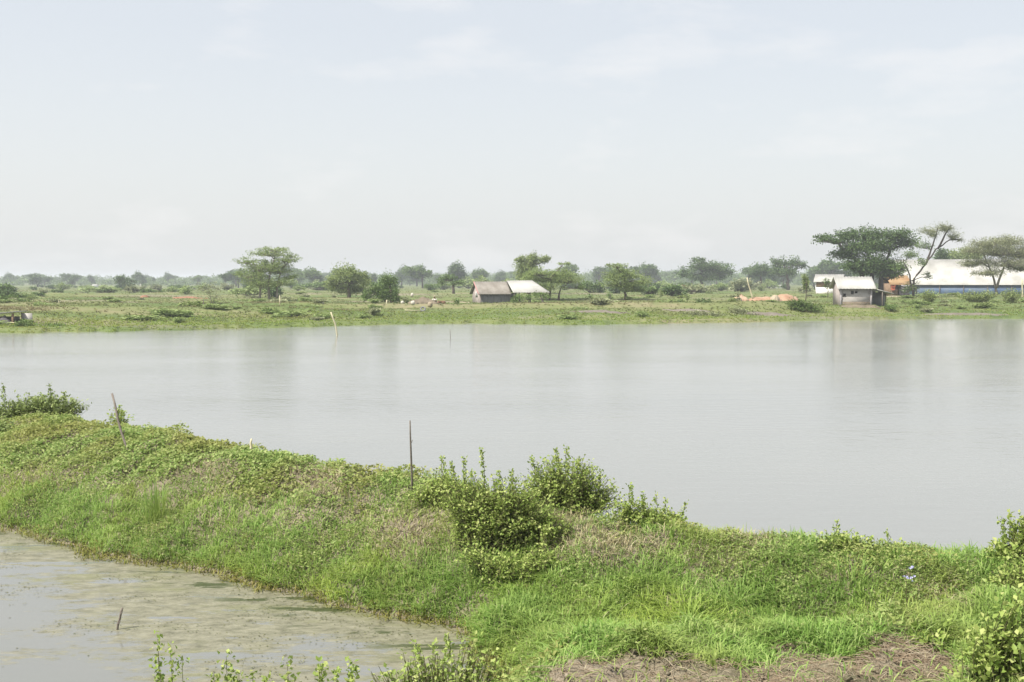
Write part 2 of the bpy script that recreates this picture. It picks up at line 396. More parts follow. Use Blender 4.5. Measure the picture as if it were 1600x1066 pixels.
def scum_material():
    m, nt, o = new_mat('algae_pond')
    g = nt.nodes.new('ShaderNodeNewGeometry'); sx = nt.nodes.new('ShaderNodeSeparateXYZ'); nt.links.new(g.outputs['Position'], sx.inputs[0])
    # open water grows away from the dike: towards the camera and the left
    vv = math_n(nt, 'ADD', math_n(nt, 'MULTIPLY', sx.outputs['X'], 0.608), math_n(nt, 'MULTIPLY', sx.outputs['Y'], 0.794))   # rises towards the dike
    v = math_n(nt, 'ADD', math_n(nt, 'MULTIPLY', vv, 0.15), 0.62 - 0.15 * 6.75)
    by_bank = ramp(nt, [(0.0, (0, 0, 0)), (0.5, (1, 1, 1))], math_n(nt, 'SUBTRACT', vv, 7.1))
    big = noise(nt, 0.75, 4, (0.6, 1.5, 1), 0.55)
    fine = noise(nt, 5.0, 8, (0.55, 1.5, 1), 0.8, loc=(2, 5, 0))
    k = math_n(nt, 'ADD', math_n(nt, 'ADD', math_n(nt, 'MULTIPLY', big, 1.5), math_n(nt, 'MULTIPLY', fine, 1.1)), v)
    mask = ramp(nt, [(0.0, (0, 0, 0)), (0.13, (1, 1, 1))], math_n(nt, 'SUBTRACT', k, 1.74))
    # clear windows in the mat
    win = ramp(nt, [(0.57, (1, 1, 1)), (0.60, (0, 0, 0))], noise(nt, 1.0, 6, (0.45, 2.0, 1), 0.65, loc=(7.3, 1.6, 0)))
    mask = mixc(nt, 1.0, mask, win, 'MULTIPLY')
    col = ramp(nt, [(0.34, (0.085, 0.083, 0.052)), (0.45, (0.145, 0.14, 0.095)), (0.54, (0.19, 0.182, 0.128)), (0.66, (0.25, 0.24, 0.175))], noise(nt, 6, 8, (0.7, 1.4, 1), 0.8))
    col = mixc(nt, ramp(nt, [(0.52, (0, 0, 0)), (0.66, (0.75, 0.75, 0.75))], noise(nt, 0.9, 7, (0.6, 1.7, 1), 0.7, loc=(1, 8, 0))), col, (0.15, 0.155, 0.07))
    # dark green patches put into the mat colour, only near the dike
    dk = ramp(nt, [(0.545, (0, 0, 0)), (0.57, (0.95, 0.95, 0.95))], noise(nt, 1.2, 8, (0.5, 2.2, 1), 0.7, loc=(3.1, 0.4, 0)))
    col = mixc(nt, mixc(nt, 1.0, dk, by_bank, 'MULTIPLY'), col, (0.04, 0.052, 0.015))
    d = nt.nodes.new('ShaderNodeBsdfPrincipled'); d.inputs['Roughness'].default_value = 0.45; d.inputs['Specular IOR Level'].default_value = 0.35
    nt.links.new(col, d.inputs['Base Color'])
    bb = nt.nodes.new('ShaderNodeBump'); bb.inputs['Strength'].default_value = 0.25; bb.inputs['Distance'].default_value = 0.01
    nt.links.new(noise(nt, 14, 5, (0.7, 1.4, 1), 0.7), bb.inputs['Height']); nt.links.new(bb.outputs[0], d.inputs['Normal'])
    w = nt.nodes.new('ShaderNodeBsdfPrincipled'); w.inputs['Base Color'].default_value = (0.16, 0.165, 0.155, 1); w.inputs['Roughness'].default_value = 0.03; w.inputs['IOR'].default_value = 1.33
    b2 = nt.nodes.new('ShaderNodeBump'); b2.inputs['Strength'].default_value = 0.08; b2.inputs['Distance'].default_value = 0.01
    nt.links.new(noise(nt, 4, 3, (0.6, 1.5, 1)), b2.inputs['Height']); nt.links.new(b2.outputs[0], w.inputs['Normal'])
    mx = nt.nodes.new('ShaderNodeMixShader'); nt.links.new(mask, mx.inputs[0]); nt.links.new(w.outputs[0], mx.inputs[1]); nt.links.new(d.outputs[0], mx.inputs[2])
    nt.links.new(mx.outputs[0], o.inputs['Surface']); return m
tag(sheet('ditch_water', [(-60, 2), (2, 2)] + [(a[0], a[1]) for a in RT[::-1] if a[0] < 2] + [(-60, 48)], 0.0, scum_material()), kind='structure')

# ------------------------------------------------------------------ foliage materials
M_GRASS = leaf_mat('grass_blade', [(0.085, 0.15, 0.03), (0.115, 0.19, 0.04), (0.155, 0.225, 0.06), (0.21, 0.26, 0.09)], patch=(0.17, 0.20, 0.055), pscale=0.8, gain=1.9, translucent=0.42)
M_LUSH = leaf_mat('lush_blade', [(0.095, 0.155, 0.035), (0.13, 0.195, 0.048), (0.17, 0.23, 0.065)], patch=(0.20, 0.25, 0.05), pscale=0.7, gain=1.95, translucent=0.42)
M_CREEP = leaf_mat('creeper_leaf', [(0.105, 0.165, 0.04), (0.15, 0.21, 0.06), (0.20, 0.25, 0.085), (0.25, 0.28, 0.11)], patch=(0.19, 0.19, 0.06), pscale=0.9, gain=1.65, translucent=0.42)
M_DRY = leaf_mat('dry_blade', [(0.21, 0.18, 0.085), (0.28, 0.245, 0.14), (0.35, 0.315, 0.205), (0.18, 0.18, 0.08)], translucent=0.15, gain=1.25)
M_FRINGE = leaf_mat('fringe_blade', [(0.18, 0.19, 0.04), (0.23, 0.22, 0.055), (0.16, 0.20, 0.045), (0.25, 0.19, 0.07)], gain=1.1)
M_SHRUB = leaf_mat('shrub_leaf', [(0.21, 0.30, 0.065), (0.29, 0.385, 0.095), (0.37, 0.45, 0.13), (0.46, 0.50, 0.19)], translucent=0.4)
M_TREE_DK = leaf_mat('dark_tree_leaf', [(0.03, 0.055, 0.016), (0.045, 0.075, 0.022), (0.065, 0.10, 0.03)], translucent=0.22, gain=2.0)
M_TREE_MD = leaf_mat('mid_tree_leaf', [(0.05, 0.085, 0.02), (0.075, 0.12, 0.03), (0.11, 0.16, 0.045)], translucent=0.25, gain=1.6)
M_TREE_LT = leaf_mat('pale_tree_leaf', [(0.085, 0.12, 0.04), (0.12, 0.155, 0.055), (0.16, 0.195, 0.08)], translucent=0.3, gain=2.15)
M_TREE_GY = leaf_mat('grey_tree_leaf', [(0.085, 0.10, 0.05), (0.12, 0.13, 0.07), (0.16, 0.17, 0.10)], translucent=0.25, gain=2.2)
M_TREE_BR = leaf_mat('bright_tree_leaf', [(0.10, 0.135, 0.045), (0.14, 0.175, 0.06), (0.18, 0.215, 0.085)], translucent=0.3, gain=1.75)
M_FIELD = leaf_mat('field_blade', [(0.095, 0.125, 0.04), (0.135, 0.165, 0.055), (0.18, 0.20, 0.08), (0.15, 0.14, 0.07)], patch=(0.21, 0.175, 0.10), pscale=0.12, psc=(0.4, 1.6, 1), pcut=(0.5, 0.62), pmix=0.8, gain=1.2, translucent=0.5)
M_SHORE = leaf_mat('shore_blade', [(0.115, 0.175, 0.03), (0.15, 0.21, 0.04), (0.20, 0.245, 0.055)], patch=(0.21, 0.22, 0.07), pscale=0.25, gain=1.45, translucent=0.5)
M_BARK = surf_mat('bark', [(0.07, 0.055, 0.04), (0.14, 0.115, 0.09)], 3.0, 4, (1, 1, 0.3))
M_BARK_DK = surf_mat('dark_bark', [(0.035, 0.028, 0.022), (0.075, 0.062, 0.05)], 3.0, 4, (1, 1, 0.3))
M_BARK_PALE = surf_mat('pale_bark', [(0.16, 0.14, 0.115), (0.26, 0.235, 0.20)], 3.0, 4, (1, 1, 0.3))
M_STEM = surf_mat('green_stem', [(0.08, 0.09, 0.035), (0.14, 0.13, 0.06)], 8.0)
M_WOOD = surf_mat('weathered_wood', [(0.10, 0.085, 0.07), (0.20, 0.175, 0.15)], 12.0, 5, (1, 1, 0.15), bump=0.3)
M_BAMBOO = surf_mat('bamboo', [(0.42, 0.38, 0.25), (0.58, 0.54, 0.38)], 6.0, 4, (1, 1, 0.3))

# ------------------------------------------------------------------ grass on the near dike
def scatter_near(n, test, seed, yr=(5.0, 30.0), zmin=0.0):
    """random points over the dike, thinned by test(x, y, z, px) in 0..1"""
    r = np.random.default_rng(seed)
    # denser where it is near
    n = int(n * 1.3); y = yr[0] * (yr[1] / yr[0]) ** r.random(n); u = r.uniform(-0.78, 0.64, n)
    x = u * y
    z = near_h(x, y)
    k = (z > zmin) & (r.random(n) < test(x, y, z, 800 + u * F))
    return np.stack([x, y, z], 1)[k], r
def back(x, y):    # 1 on the seen side of the crest, fading behind it
    d = y - np.interp(x, RT[:, 0], RT[:, 1])
    return 1 - 0.75 * sstep(0.2, 0.6, d)
def ell(px, pyq, c, rx, ry): return np.exp(-(((px - c[0]) / rx) ** 2 + ((pyq - c[1]) / ry) ** 2) * 1.2)
def row(x, y, z): return HOR + (H - z) * F / np.maximum(y, 0.1)
DRYP = [((500, 755), 70, 35), ((640, 850), 80, 38), ((950, 860), 110, 40), ((870, 815), 60, 18), ((1180, 850), 60, 14), ((1300, 905), 45, 18), ((1430, 990), 70, 22), ((330, 740), 50, 20), ((1470, 940), 60, 20)]
def dryness(x, y, z, px):
    rw = row(x, y, z); d = 0
    for c, rx, ry in DRYP: d = np.maximum(d, ell(px, rw, c, rx, ry) * 1.15)
    d = np.maximum(d, 0.5 * sstep(0.60, 0.72, fbm(x * 0.9 + 5, y * 0.9, 63)))
    return np.clip(d * (0.5 + fbm(x * 3, y * 3, 61)) , 0, 1)
def creep_w(x, y, z, px):
    rw = row(x, y, z)
    mid = np.interp(px, [-200, 0, 150, 300, 500, 640, 760], [745, 735, 740, 755, 770, 770, 760])
    w = (1 - sstep(-25, 25, rw - mid + (fbm(x * 1.2, y * 1.2, 67) - 0.5) * 90)) * (1 - sstep(560, 760, px))
    return w
# creeping broad leaves over the upper left of the dike
P_, r_ = scatter_near(900000, lambda x, y, z, px: creep_w(x, y, z, px) * (1 - 0.8 * dryness(x, y, z, px)) * back(x, y) * (0.55 + 0.9 * (fbm(x * 2.2, y * 2.2, 71) - 0.25)), 101, (11, 30))
b = MB(); n = len(P_); th = r_.uniform(0, 6.283, n)
hum = 0.20 * fbm(P_[:, 0] * 2.6, P_[:, 1] * 2.6, 73, 3) ** 1.4 + 0.02
P_[:, 2] += hum * r_.random(n) ** 0.6
b.leaves(P_, np.stack([np.cos(th), np.sin(th), r_.normal(0.15, 0.45, n)], 1), r_.uniform(0.03, 0.065, n), r_.uniform(0.024, 0.05, n), 0.14, upb=0.55)
tag(b.build('creeper_leaves', M_CREEP), 'pale green creeping leaves carpeting the upper left of the grassy dike', 'creeper', kind='stuff')
print('creeper', n)
# ordinary grass
P_, r_ = scatter_near(700000, lambda x, y, z, px: (1 - 0.8 * creep_w(x, y, z, px)) * (1 - 0.75 * dryness(x, y, z, px)) * (1 - 0.97 * sstep(0.35, 0.7, dirt_mask(x, y))) * back(x, y) * sstep(0.0, 0.06, z) * (0.35 + 0.8 * fbm(x * 2.6, y * 2.6, 79)), 103, (5.2, 30))
n = len(P_); b = MB(); tuft = fbm(P_[:, 0] * 2.1, P_[:, 1] * 2.1, 83, 3)
hh = (0.05 + 0.17 * tuft ** 1.6) * r_.uniform(0.5, 1.4, n)
hd = fbm(P_[:, 0] * 1.5, P_[:, 1] * 1.5, 89, 2) * 14 + r_.normal(0, 1.5, n)
b.blades(P_, hd, hh, r_.uniform(0.006, 0.012, n) * (0.7 + P_[:, 1] / 40), np.abs(r_.normal(1.0, 0.5, n)))
tag(b.build('grass', M_GRASS), 'green grass covering the dike between the two ponds', 'grass', kind='stuff')
print('grass', n)
# lush low grass at the foot
P_, r_ = scatter_near(420000, lambda x, y, z, px: (1 - sstep(0.30, 0.62, z + (fbm(x, y, 91) - 0.5) * 0.3)) * sstep(-0.0, 0.03, z) * back(x, y) * (1 - creep_w(x, y, z, px)) * (1 - sstep(0.35, 0.7, dirt_mask(x, y))), 107, (7.5, 30))
n = len(P_); b = MB()
b.blades(P_, r_.uniform(0, 6.283, n), (0.06 + 0.13 * fbm(P_[:, 0] * 2, P_[:, 1] * 2, 97)) * r_.uniform(0.5, 1.4, n), r_.uniform(0.006, 0.012, n) * (0.7 + P_[:, 1] / 40), np.abs(r_.normal(0.85, 0.5, n)))
tag(b.build('lush_grass', M_LUSH), 'bright lush grass along the foot of the dike', 'grass', kind='stuff')
print('lush', n)
# yellowing fringe at the water line
P_, r_ = scatter_near(500000, lambda x, y, z, px: (1 - sstep(0.03, 0.11, z)) * sstep(-0.16, 0.0, z) * (px < 900) * (y < np.interp(x, RT[:, 0], RT[:, 1]) - 0.4) * (0.1 + 1.2 * fbm(x * 2, y * 2, 99) ** 1.5), 109, (8.5, 30), -0.15)
P_[:, 2] = np.maximum(P_[:, 2], -0.02)
n = len(P_); b = MB()
b.blades(P_, r_.uniform(0, 6.283, n), r_.uniform(0.04, 0.13, n), r_.uniform(0.008, 0.014, n), np.abs(r_.normal(0.9, 0.5, n)))
tag(b.build('fringe_grass', M_FRINGE), 'yellowing grass fringe where the dike meets the algae water', 'grass', kind='stuff')
print('fringe', n)
# small leaved weeds woven through the grass
P_, r_ = scatter_near(520000, lambda x, y, z, px: (1 - creep_w(x, y, z, px)) * sstep(0.46, 0.62, fbm(x * 1.3, y * 1.3, 301)) * (1 - sstep(0.3, 0.6, dirt_mask(x, y))) * back(x, y) * sstep(0.05, 0.15, z) * 0.8, 303, (5.2, 30))
n = len(P_); b = MB(); th = r_.uniform(0, 6.283, n); P_[:, 2] += (0.02 + 0.16 * fbm(P_[:, 0] * 3, P_[:, 1] * 3, 305, 3) ** 1.3) * r_.random(n) ** 0.5
b.leaves(P_, np.stack([np.cos(th), np.sin(th), r_.normal(0.25, 0.5, n)], 1), r_.uniform(0.02, 0.05, n), r_.uniform(0.013, 0.03, n), 0.14, upb=0.5)
tag(b.build('weed_leaves', M_CREEP), 'small leaved weeds woven through the grass of the dike', 'weeds', kind='stuff')
print('weeds leaves', n)
# floating flakes of algae and pond weed along the dike
r_ = np.random.default_rng(311); n = 60000; y = r_.uniform(9.2, 19, n); x = r_.uniform(-10, 0, n)
dd = np.interp(x, RT[:, 0], RT[:, 1] - RT[:, 3]) - y
k = (near_h(x, y) < -0.02) & (r_.random(n) < sstep(0.50, 0.66, fbm(x * 0.9, y * 2.2, 313, 5)) * (0.15 + 0.85 * np.exp(-np.maximum(dd, 0) / 1.2)))
x, y = x[k], y[k]; n = len(x); b = MB(); th = r_.uniform(0, 6.283, n)
b.leaves(np.stack([x, y, r_.uniform(0.003, 0.012, n)], 1), np.stack([np.cos(th), np.sin(th), r_.normal(0.02, 0.05, n)], 1), r_.uniform(0.010, 0.030, n), r_.uniform(0.008, 0.022, n), 0.04, upb=0.97)
tag(b.build('pond_weed', leaf_mat('pond_weed_leaf', [(0.05, 0.065, 0.018), (0.10, 0.11, 0.035), (0.17, 0.17, 0.06), (0.07, 0.06, 0.03)], translucent=0.1)), 'dark and yellowish flakes of pond weed floating along the foot of the dike', 'pond weed', kind='stuff')
print('flakes', n)
# dry straw patches
P_, r_ = scatter_near(520000, lambda x, y, z, px: np.maximum(dryness(x, y, z, px) * 0.85, 0.07) * back(x, y) * (1 - 0.8 * sstep(0.35, 0.7, dirt_mask(x, y))), 113, (5.2, 26))
n = len(P_); b = MB()
b.blades(P_, r_.uniform(0, 6.283, n), r_.uniform(0.04, 0.17, n) * np.interp(P_[:, 1], [7, 9], [0.5, 1]), r_.uniform(0.004, 0.008, n) * np.interp(P_[:, 1], [7, 12], [0.7, 1.2]), np.abs(r_.normal(1.1, 0.5, n)))
tag(b.build('dry_grass', M_DRY), 'patches of dry straw coloured grass on the dike', 'dry grass', kind='stuff')
print('dry', n)
# straw litter and crumbs of earth on the bare bank in front
def litter():
    r = np.random.default_rng(131); n = 60000
    y = r.uniform(5.3, 7.7, n); x = r.uniform(-0.2, 3.4, n)
    k = (dirt_mask(x, y) > 0.35) & (r.random(n) < 0.16 + 0.84 * sstep(0.42, 0.62, fbm(x * 2.0, y * 2.6, 137))); x, y = x[k], y[k]; n = len(x)
    p = np.stack([x, y, near_h(x, y) + 0.008], 1); th = r.uniform(0, 6.283, n)
    d = np.stack([np.cos(th), np.sin(th), r.normal(0.05, 0.15, n)], 1) * r.uniform(0.03, 0.15, n)[:, None]
    b = MB(); b.tubes3(p, p + d * 0.5 + np.array([0, 0, 0.010]), p + d, 0.0022, 0.0014)
    tag(b.build('straw_litter', leaf_mat('rusty_straw', [(0.19, 0.135, 0.085), (0.29, 0.225, 0.15), (0.40, 0.34, 0.25), (0.24, 0.18, 0.12)], translucent=0.05)), 'loose straw and twigs scattered on the bare earth in front', 'straw', kind='stuff')
    b = MB(); n = 1500; y = r.uniform(5.4, 7.7, n); x = r.uniform(-0.1, 3.3, n)
    k = dirt_mask(x, y) > 0.4; x, y = x[k], y[k]
    z = near_h(x, y)
    for a, c, e in zip(x, y, z):
        s = 0.006 + 0.028 * r.random() ** 3
        v = r.normal(size=(6, 3)); v = np.array([[1,0,0],[-1,0,0],[0,1,0],[0,-1,0],[0,0,1],[0,0,-1]]) + v * 0.25
        v *= s * np.array([1.2, 1.0, 0.7])
        b.add(v + np.array([a, c, e]), None, [[0,2,4],[2,1,4],[1,3,4],[3,0,4],[2,0,5],[1,2,5],[3,1,5],[0,3,5]])
    tag(b.build('earth_crumbs', M_SOIL), 'crumbs of grey brown earth on the bare bank in front', 'earth crumbs', kind='stuff')
litter()

# ------------------------------------------------------------------ grass on the far bank
def far_points(n, seed, r0, r1, test=None, umax=0.55):
    r = np.random.default_rng(seed)
    u = r.uniform(-umax, umax, n); rw = r.uniform(r0, r1, n)
    y = 2.65 * F / (rw - HOR); x = u * y
    s = y - shore_y(u); k = s > 0.2
    if test is not None: k &= r.random(n) < test(x, y, s, 800 + u * F)
    x, y = x[k], y[k]
    return np.stack([x, y, far_h(x, y)], 1), s[k], r
def tufts(P, r, h, w, k, mat, name, label, lean=0.5):
    n = len(P); b = MB()
    for j in range(k):
        hd = r.uniform(0, 6.283, n)
        p = P + np.stack([np.cos(hd), np.sin(hd), np.zeros(n)], 1) * (w * 1.2 * r.random(n))[:, None]
        b.blades(p, hd, h * r.uniform(0.6, 1.2, n), w * r.uniform(0.6, 1.2, n), np.abs(r.normal(lean, 0.35, n)))
    return tag(b.build(name, mat), label, 'grass', kind='stuff')
BARE = [((1190, 488), 110, 5), ((1060, 489), 60, 4), ((940, 487), 70, 3), ((1500, 484), 90, 3), ((680, 478), 60, 8), ((1350, 485), 60, 4), ((150, 490), 90, 4)]
def bare(px, rw):
    d = 0
    for c, rx, ry in BARE: d = np.maximum(d, ell(px, rw, c, rx, ry))
    return d
P_, s_, r_ = far_points(170000, 201, 449, 518, lambda x, y, s, px: sstep(3, 8, s) * (0.25 + 1.2 * (fbm(x * 0.12, y * 0.3, 211) - 0.25)) * (1 - 0.85 * bare(px, row(x, y, 0.9))))
hh = 0.07 + 0.28 * fbm(P_[:, 0] * 0.15, P_[:, 1] * 0.35, 213) ** 2
tufts(P_, r_, hh, 0.03 + P_[:, 1] / 3600, 5, M_FIELD, 'field_grass', 'rough mixed green and straw grass over the far bank and fields', 1.1)
P_, s_, r_ = far_points(100000, 203, 470, 530, lambda x, y, s, px: (1 - sstep(6, 13, s + (fbm(x * 0.2, y * 0.3, 217) - 0.5) * 5)))
tufts(P_, r_, 0.07 + 0.14 * fbm(P_[:, 0] * 0.3, P_[:, 1] * 0.5, 219), 0.055, 4, M_SHORE, 'shore_grass', 'bright green low grass lining the far shore of the big pond', 1.0)

# ------------------------------------------------------------------ plants
def in_ell(n, r, shell=0.45, up=0.0):
    d = r.normal(size=(n, 3)); d /= np.linalg.norm(d, axis=1, keepdims=True)
    d[:, 2] = d[:, 2] * (1 - up) + np.abs(d[:, 2]) * up
    return d * (r.random(n) ** shell)[:, None]
def shrub(name, label, px, Y, lobes, leaf=0.05, dens=1.0, mat=None, seed=0, base=None, group=None, twig=0.004, shoots=(), cat='shrub', far=False):
    """shrub of many leafy twigs; lobes are (px, py, rx, ry) outlines at distance Y"""
    r = np.random.default_rng(seed)
    if base is None:
        x = PX(px, Y, 0.9); z = float(far_h(x, Y)) if far else float(near_h(x, Y)); base = np.array([x, Y, z])
    t = thing(name, label, cat, tuple(base), 0, group)
    fo = MB(); st = MB()
    for (lx, ly, rx, ry) in lobes:
        c = PY(lx, ly, Y); R = np.array([MP(rx, Y), MP(rx, Y) * 0.8, MP(ry, Y)])
        n = max(8, int(dens * 2.0 * (R[0] * R[2]) / (leaf * leaf)))
        tgt = c + in_ell(n, r, 0.42, 0.2) * R
        root = base + np.stack([r.normal(0, 1, n) * R[0] * 0.3, r.normal(0, 1, n) * R[1] * 0.3, np.full(n, -0.03)], 1)
        low = (r.random(n) < 0.6) & ((tgt[:, 2] - (near_h(tgt[:, 0], tgt[:, 1]) if not far else base[2])) < 0.32); root[low, 0] = tgt[low, 0] + r.normal(0, 0.25, low.sum()) * R[0]; root[low, 1] = tgt[low, 1] + r.normal(0, 0.25, low.sum()) * R[1]
        if far: root[:, 2] = base[2] - 0.05
        else: root[:, 2] = np.minimum(near_h(root[:, 0], root[:, 1]), tgt[:, 2]) - 0.02
        mid = (root + tgt) / 2 + r.normal(0, 0.12, (n, 3)) * R + np.array([0, 0, 1]) * (R[2] * 0.15)
        st.tubes3(root, mid, tgt, twig, twig * 0.5)
        m = 12
        tt = 0.22 + 0.82 * r.random((n, m)) ** 0.7
        pos = (1 - tt)[..., None] ** 2 * root[:, None] + 2 * (tt * (1 - tt))[..., None] * mid[:, None] + (tt ** 2)[..., None] * tgt[:, None]
        pos = pos.reshape(-1, 3) + r.normal(0, leaf * 0.45, (n * m, 3))
        dv = np.repeat(tgt - c, m, 0) / (np.linalg.norm(R) + 1e-6) * 0.9 + r.normal(0, 0.7, (n * m, 3)) + np.array([0, 0, 0.35])
        fo.leaves(pos, dv, leaf * r.uniform(0.7, 1.35, n * m), leaf * r.uniform(0.6, 0.95, n * m), 0.12, upb=0.68)
    for (sx, sy, bx, by) in shoots:                 # upright shoots standing out of the crown
        a = PY(bx, by, Y); e = PY(sx, sy, Y); mid = (a + e) / 2 + r.normal(0, 0.02, 3)
        st.tubes3(a[None], mid[None], e[None], twig * 1.2, twig * 0.6)
        ln = np.linalg.norm(e - a); m = max(10, int(ln / leaf * 9))
        tt = r.random(m); pos = a + (e - a) * tt[:, None] + r.normal(0, leaf * 0.35, (m, 3))
        dv = r.normal(0, 0.8, (m, 3)) + np.array([0, 0, 0.5])
        fo.leaves(pos, dv, leaf * r.uniform(0.6, 1.1, m), leaf * r.uniform(0.5, 0.8, m), 0.15, upb=0.3)
    st.build('stem', M_STEM, t, origin=base); fo.build('foliage', mat or M_SHRUB, t, origin=base)
    return t

shrub('shrub', 'broad light green shrub on the near slope with dark hollow at its left foot', 770, 11.7,
      [(775, 800, 70, 60), (720, 775, 50, 38), (832, 812, 46, 50), (790, 855, 60, 32), (750, 830, 50, 40), (850, 845, 36, 34), (865, 815, 30, 26), (800, 775, 50, 36), (725, 810, 30, 28)], 0.035, 0.95, seed=1,
      shoots=[(690, 712, 700, 760), (705, 722, 712, 765), (752, 702, 757, 765), (725, 715, 728, 770), (778, 735, 780, 770), (800, 735, 798, 770), (737, 735, 735, 770)])
shrub('shrub', 'tallest rounded bright green shrub standing on the crest beside the big pond', 885, 12.55,
      [(880, 748, 60, 42), (932, 765, 38, 34), (842, 752, 32, 32), (900, 785, 66, 20), (905, 735, 30, 26), (860, 728, 22, 20), (832, 780, 40, 28), (950, 780, 34, 22)], 0.035, 0.95, seed=2,
      shoots=[(868, 702, 872, 730), (885, 698, 886, 730), (830, 712, 840, 745), (905, 712, 903, 735), (940, 735, 935, 755)])
shrub('shrub', 'low straggling green shrub trailing off right of the tallest crest shrub', 1020, 11.95,
      [(1005, 802, 38, 20), (1050, 814, 30, 14), (980, 793, 25, 22), (1075, 822, 18, 8), (1030, 808, 40, 14)], 0.036, 1.0, seed=3,
      shoots=[(985, 757, 988, 790), (1040, 780, 1036, 800), (1072, 785, 1062, 815), (1005, 770, 1006, 795), (1025, 772, 1024, 800)])
shrub('shrub', 'low leafy sprawl at the foot of the broad shrub on the near slope', 795, 11.15,
      [(800, 878, 60, 22), (745, 868, 40, 20), (850, 872, 36, 22), (770, 895, 40, 14)], 0.033, 0.7, seed=15)
shrub('shrub', 'loose sprigs left of the broad shrub beside the thin straight stake', 672, 12.7, [(672, 762, 28, 18), (695, 752, 26, 24), (652, 772, 18, 10)], 0.034, 0.7, seed=16)
shrub('shrub', 'leafy green shrub cut by the right photo edge above the pond', 1585, 10.6,
      [(1590, 850, 38, 45), (1570, 870, 28, 24), (1625, 840, 40, 60)], 0.045, 1.0, seed=4,
      shoots=[(1565, 808, 1570, 850), (1580, 800, 1582, 840), (1596, 805, 1596, 840)])
shrub('shrub', 'yellow green leafy shrub at the lower right corner beside the bare earth', 1555, 6.5,
      [(1555, 1010, 62, 48), (1590, 960, 45, 50), (1610, 1030, 50, 50), (1540, 985, 30, 30)], 0.042, 0.8, seed=5)
shrub('shrub', 'loose leafy shrub at the right photo edge below the one standing against the pond', 1580, 9.7,
      [(1580, 925, 45, 40), (1610, 895, 45, 40), (1548, 945, 28, 24), (1600, 965, 55, 34), (1560, 900, 30, 24)], 0.036, 0.85, seed=14)
shrub('shrub', 'small light green shrub right of the bare earth below lilac flowers', 1465, 7.15,
      [(1465, 1000, 50, 22), (1430, 1005, 28, 16)], 0.042, 0.7, seed=6)
shrub('shrub', 'dense bush at the bottom edge in front of the algae pond', 690, 7.2,
      [(690, 1035, 70, 34), (755, 1045, 60, 34), (625, 1055, 50, 28), (815, 1062, 45, 22), (670, 1060, 80, 30), (740, 1015, 30, 18)], 0.034, 1.0, seed=7,
      shoots=[(700, 990, 700, 1030), (650, 1005, 655, 1035)])
shrub('shrub', 'wide low shrub on the far left end of the dike crest', 80, 20.3,
      [(90, 632, 48, 16), (35, 636, 38, 14), (120, 636, 22, 12), (60, 628, 50, 14), (15, 640, 30, 16)], 0.055, 1.5, M_TREE_BR, 8, shoots=[(78, 600, 80, 630), (5, 602, 6, 640), (100, 612, 100, 630)])
shrub('shrub', 'small round shrub behind the leaning dark stake on the dike', 187, 18.6,
      [(187, 648, 22, 10)], 0.06, 1.0, M_SHRUB, 9, shoots=[(187, 634, 187, 646)])
shrub('shrub', 'low bush cut by the left photo edge on the dike slope', 5, 19.0, [(2, 665, 22, 18)], 0.06, 0.9, M_TREE_BR, 10)
shrub('shrub', 'low sprig covered bump on the right crest against the pond', 1310, 11.0, [(1310, 838, 40, 14), (1345, 846, 40, 10), (1385, 850, 30, 9)], 0.035, 0.8, seed=11, shoots=[(1308, 815, 1310, 838), (1385, 832, 1386, 848)])
shrub('shrub', 'dark green weed hugging the foot of the leaning dark stake', 198, 16.9, [(198, 706, 20, 16)], 0.055, 0.8, M_TREE_MD, 12)
shrub('shrub', 'small shoots sprouting from the middle of the bare earth in front', 1245, 6.9, [(1245, 1052, 32, 18), (1205, 1048, 14, 14)], 0.03, 0.6, seed=13)

def stalk(label, px, py0, py1, Y, seed, lean=0.0, leaf=0.042, name='weed_stalk', spread=0.10, group=None):
    r = np.random.default_rng(seed)
    top = PY(px, py0, Y); bx = PX(px, Y, 0.3); base = np.array([bx, Y, float(near_h(bx, Y)) - 0.02])
    t = thing(name, label, 'weed', tuple(base), 0, group)
    st = MB(); fo = MB()
    for k in range(r.integers(2, 4)):
        e = top + np.array([r.normal(0, spread), r.normal(0, spread), -abs(r.normal(0, 0.12)) * k])
        mid = (base + e) / 2 + np.array([r.normal(0, 0.03), r.normal(0, 0.03), 0])
        st.tubes3(base[None], mid[None], e[None], 0.005, 0.002)
        m = 120; tt = 0.25 + 0.77 * r.random(m)
        pos = base + (e - base) * tt[:, None] + r.normal(0, 0.022, (m, 3))
        fo.leaves(pos, r.normal(0, 0.8, (m, 3)) + np.array([0, 0, 0.4]), leaf * r.uniform(0.6, 1.2, m), leaf * r.uniform(0.5, 0.8, m), 0.15, upb=0.3)
    st.build('stem', M_STEM, t, origin=base); fo.build('foliage', M_SHRUB, t, origin=base)
STK = [('tallest leafy weed stalk at the bottom edge, leftmost of its row', 255, 998, 7.7, 0.04), ('thin weed stalk close to the right of the tallest bottom edge stalk', 290, 1008, 7.7, 0.05),
       ('upright weed standing above its neighbours left of the middle sprigs at the bottom edge', 362, 1020, 7.5, 0.03), ('short rounded weed tip at the bottom edge left of the middle sprigs', 342, 1048, 7.4, 0.05),
       ('low bright sprig at the bottom edge in the middle of the row', 400, 1050, 7.3, 0.06), ('bushy bright sprig right of the middle of the bottom row', 460, 1046, 7.3, 0.07),
       ('upright bright sprig second from the dense bottom bush', 508, 1036, 7.2, 0.05), ('bright sprig beside the dense bottom bush', 545, 1040, 7.2, 0.04)]
for k, (lb, px, y0, Y, sp_) in enumerate(STK): stalk(lb, px, y0, 0, Y, 300 + k, spread=sp_, group='weed stalks along the bottom edge')
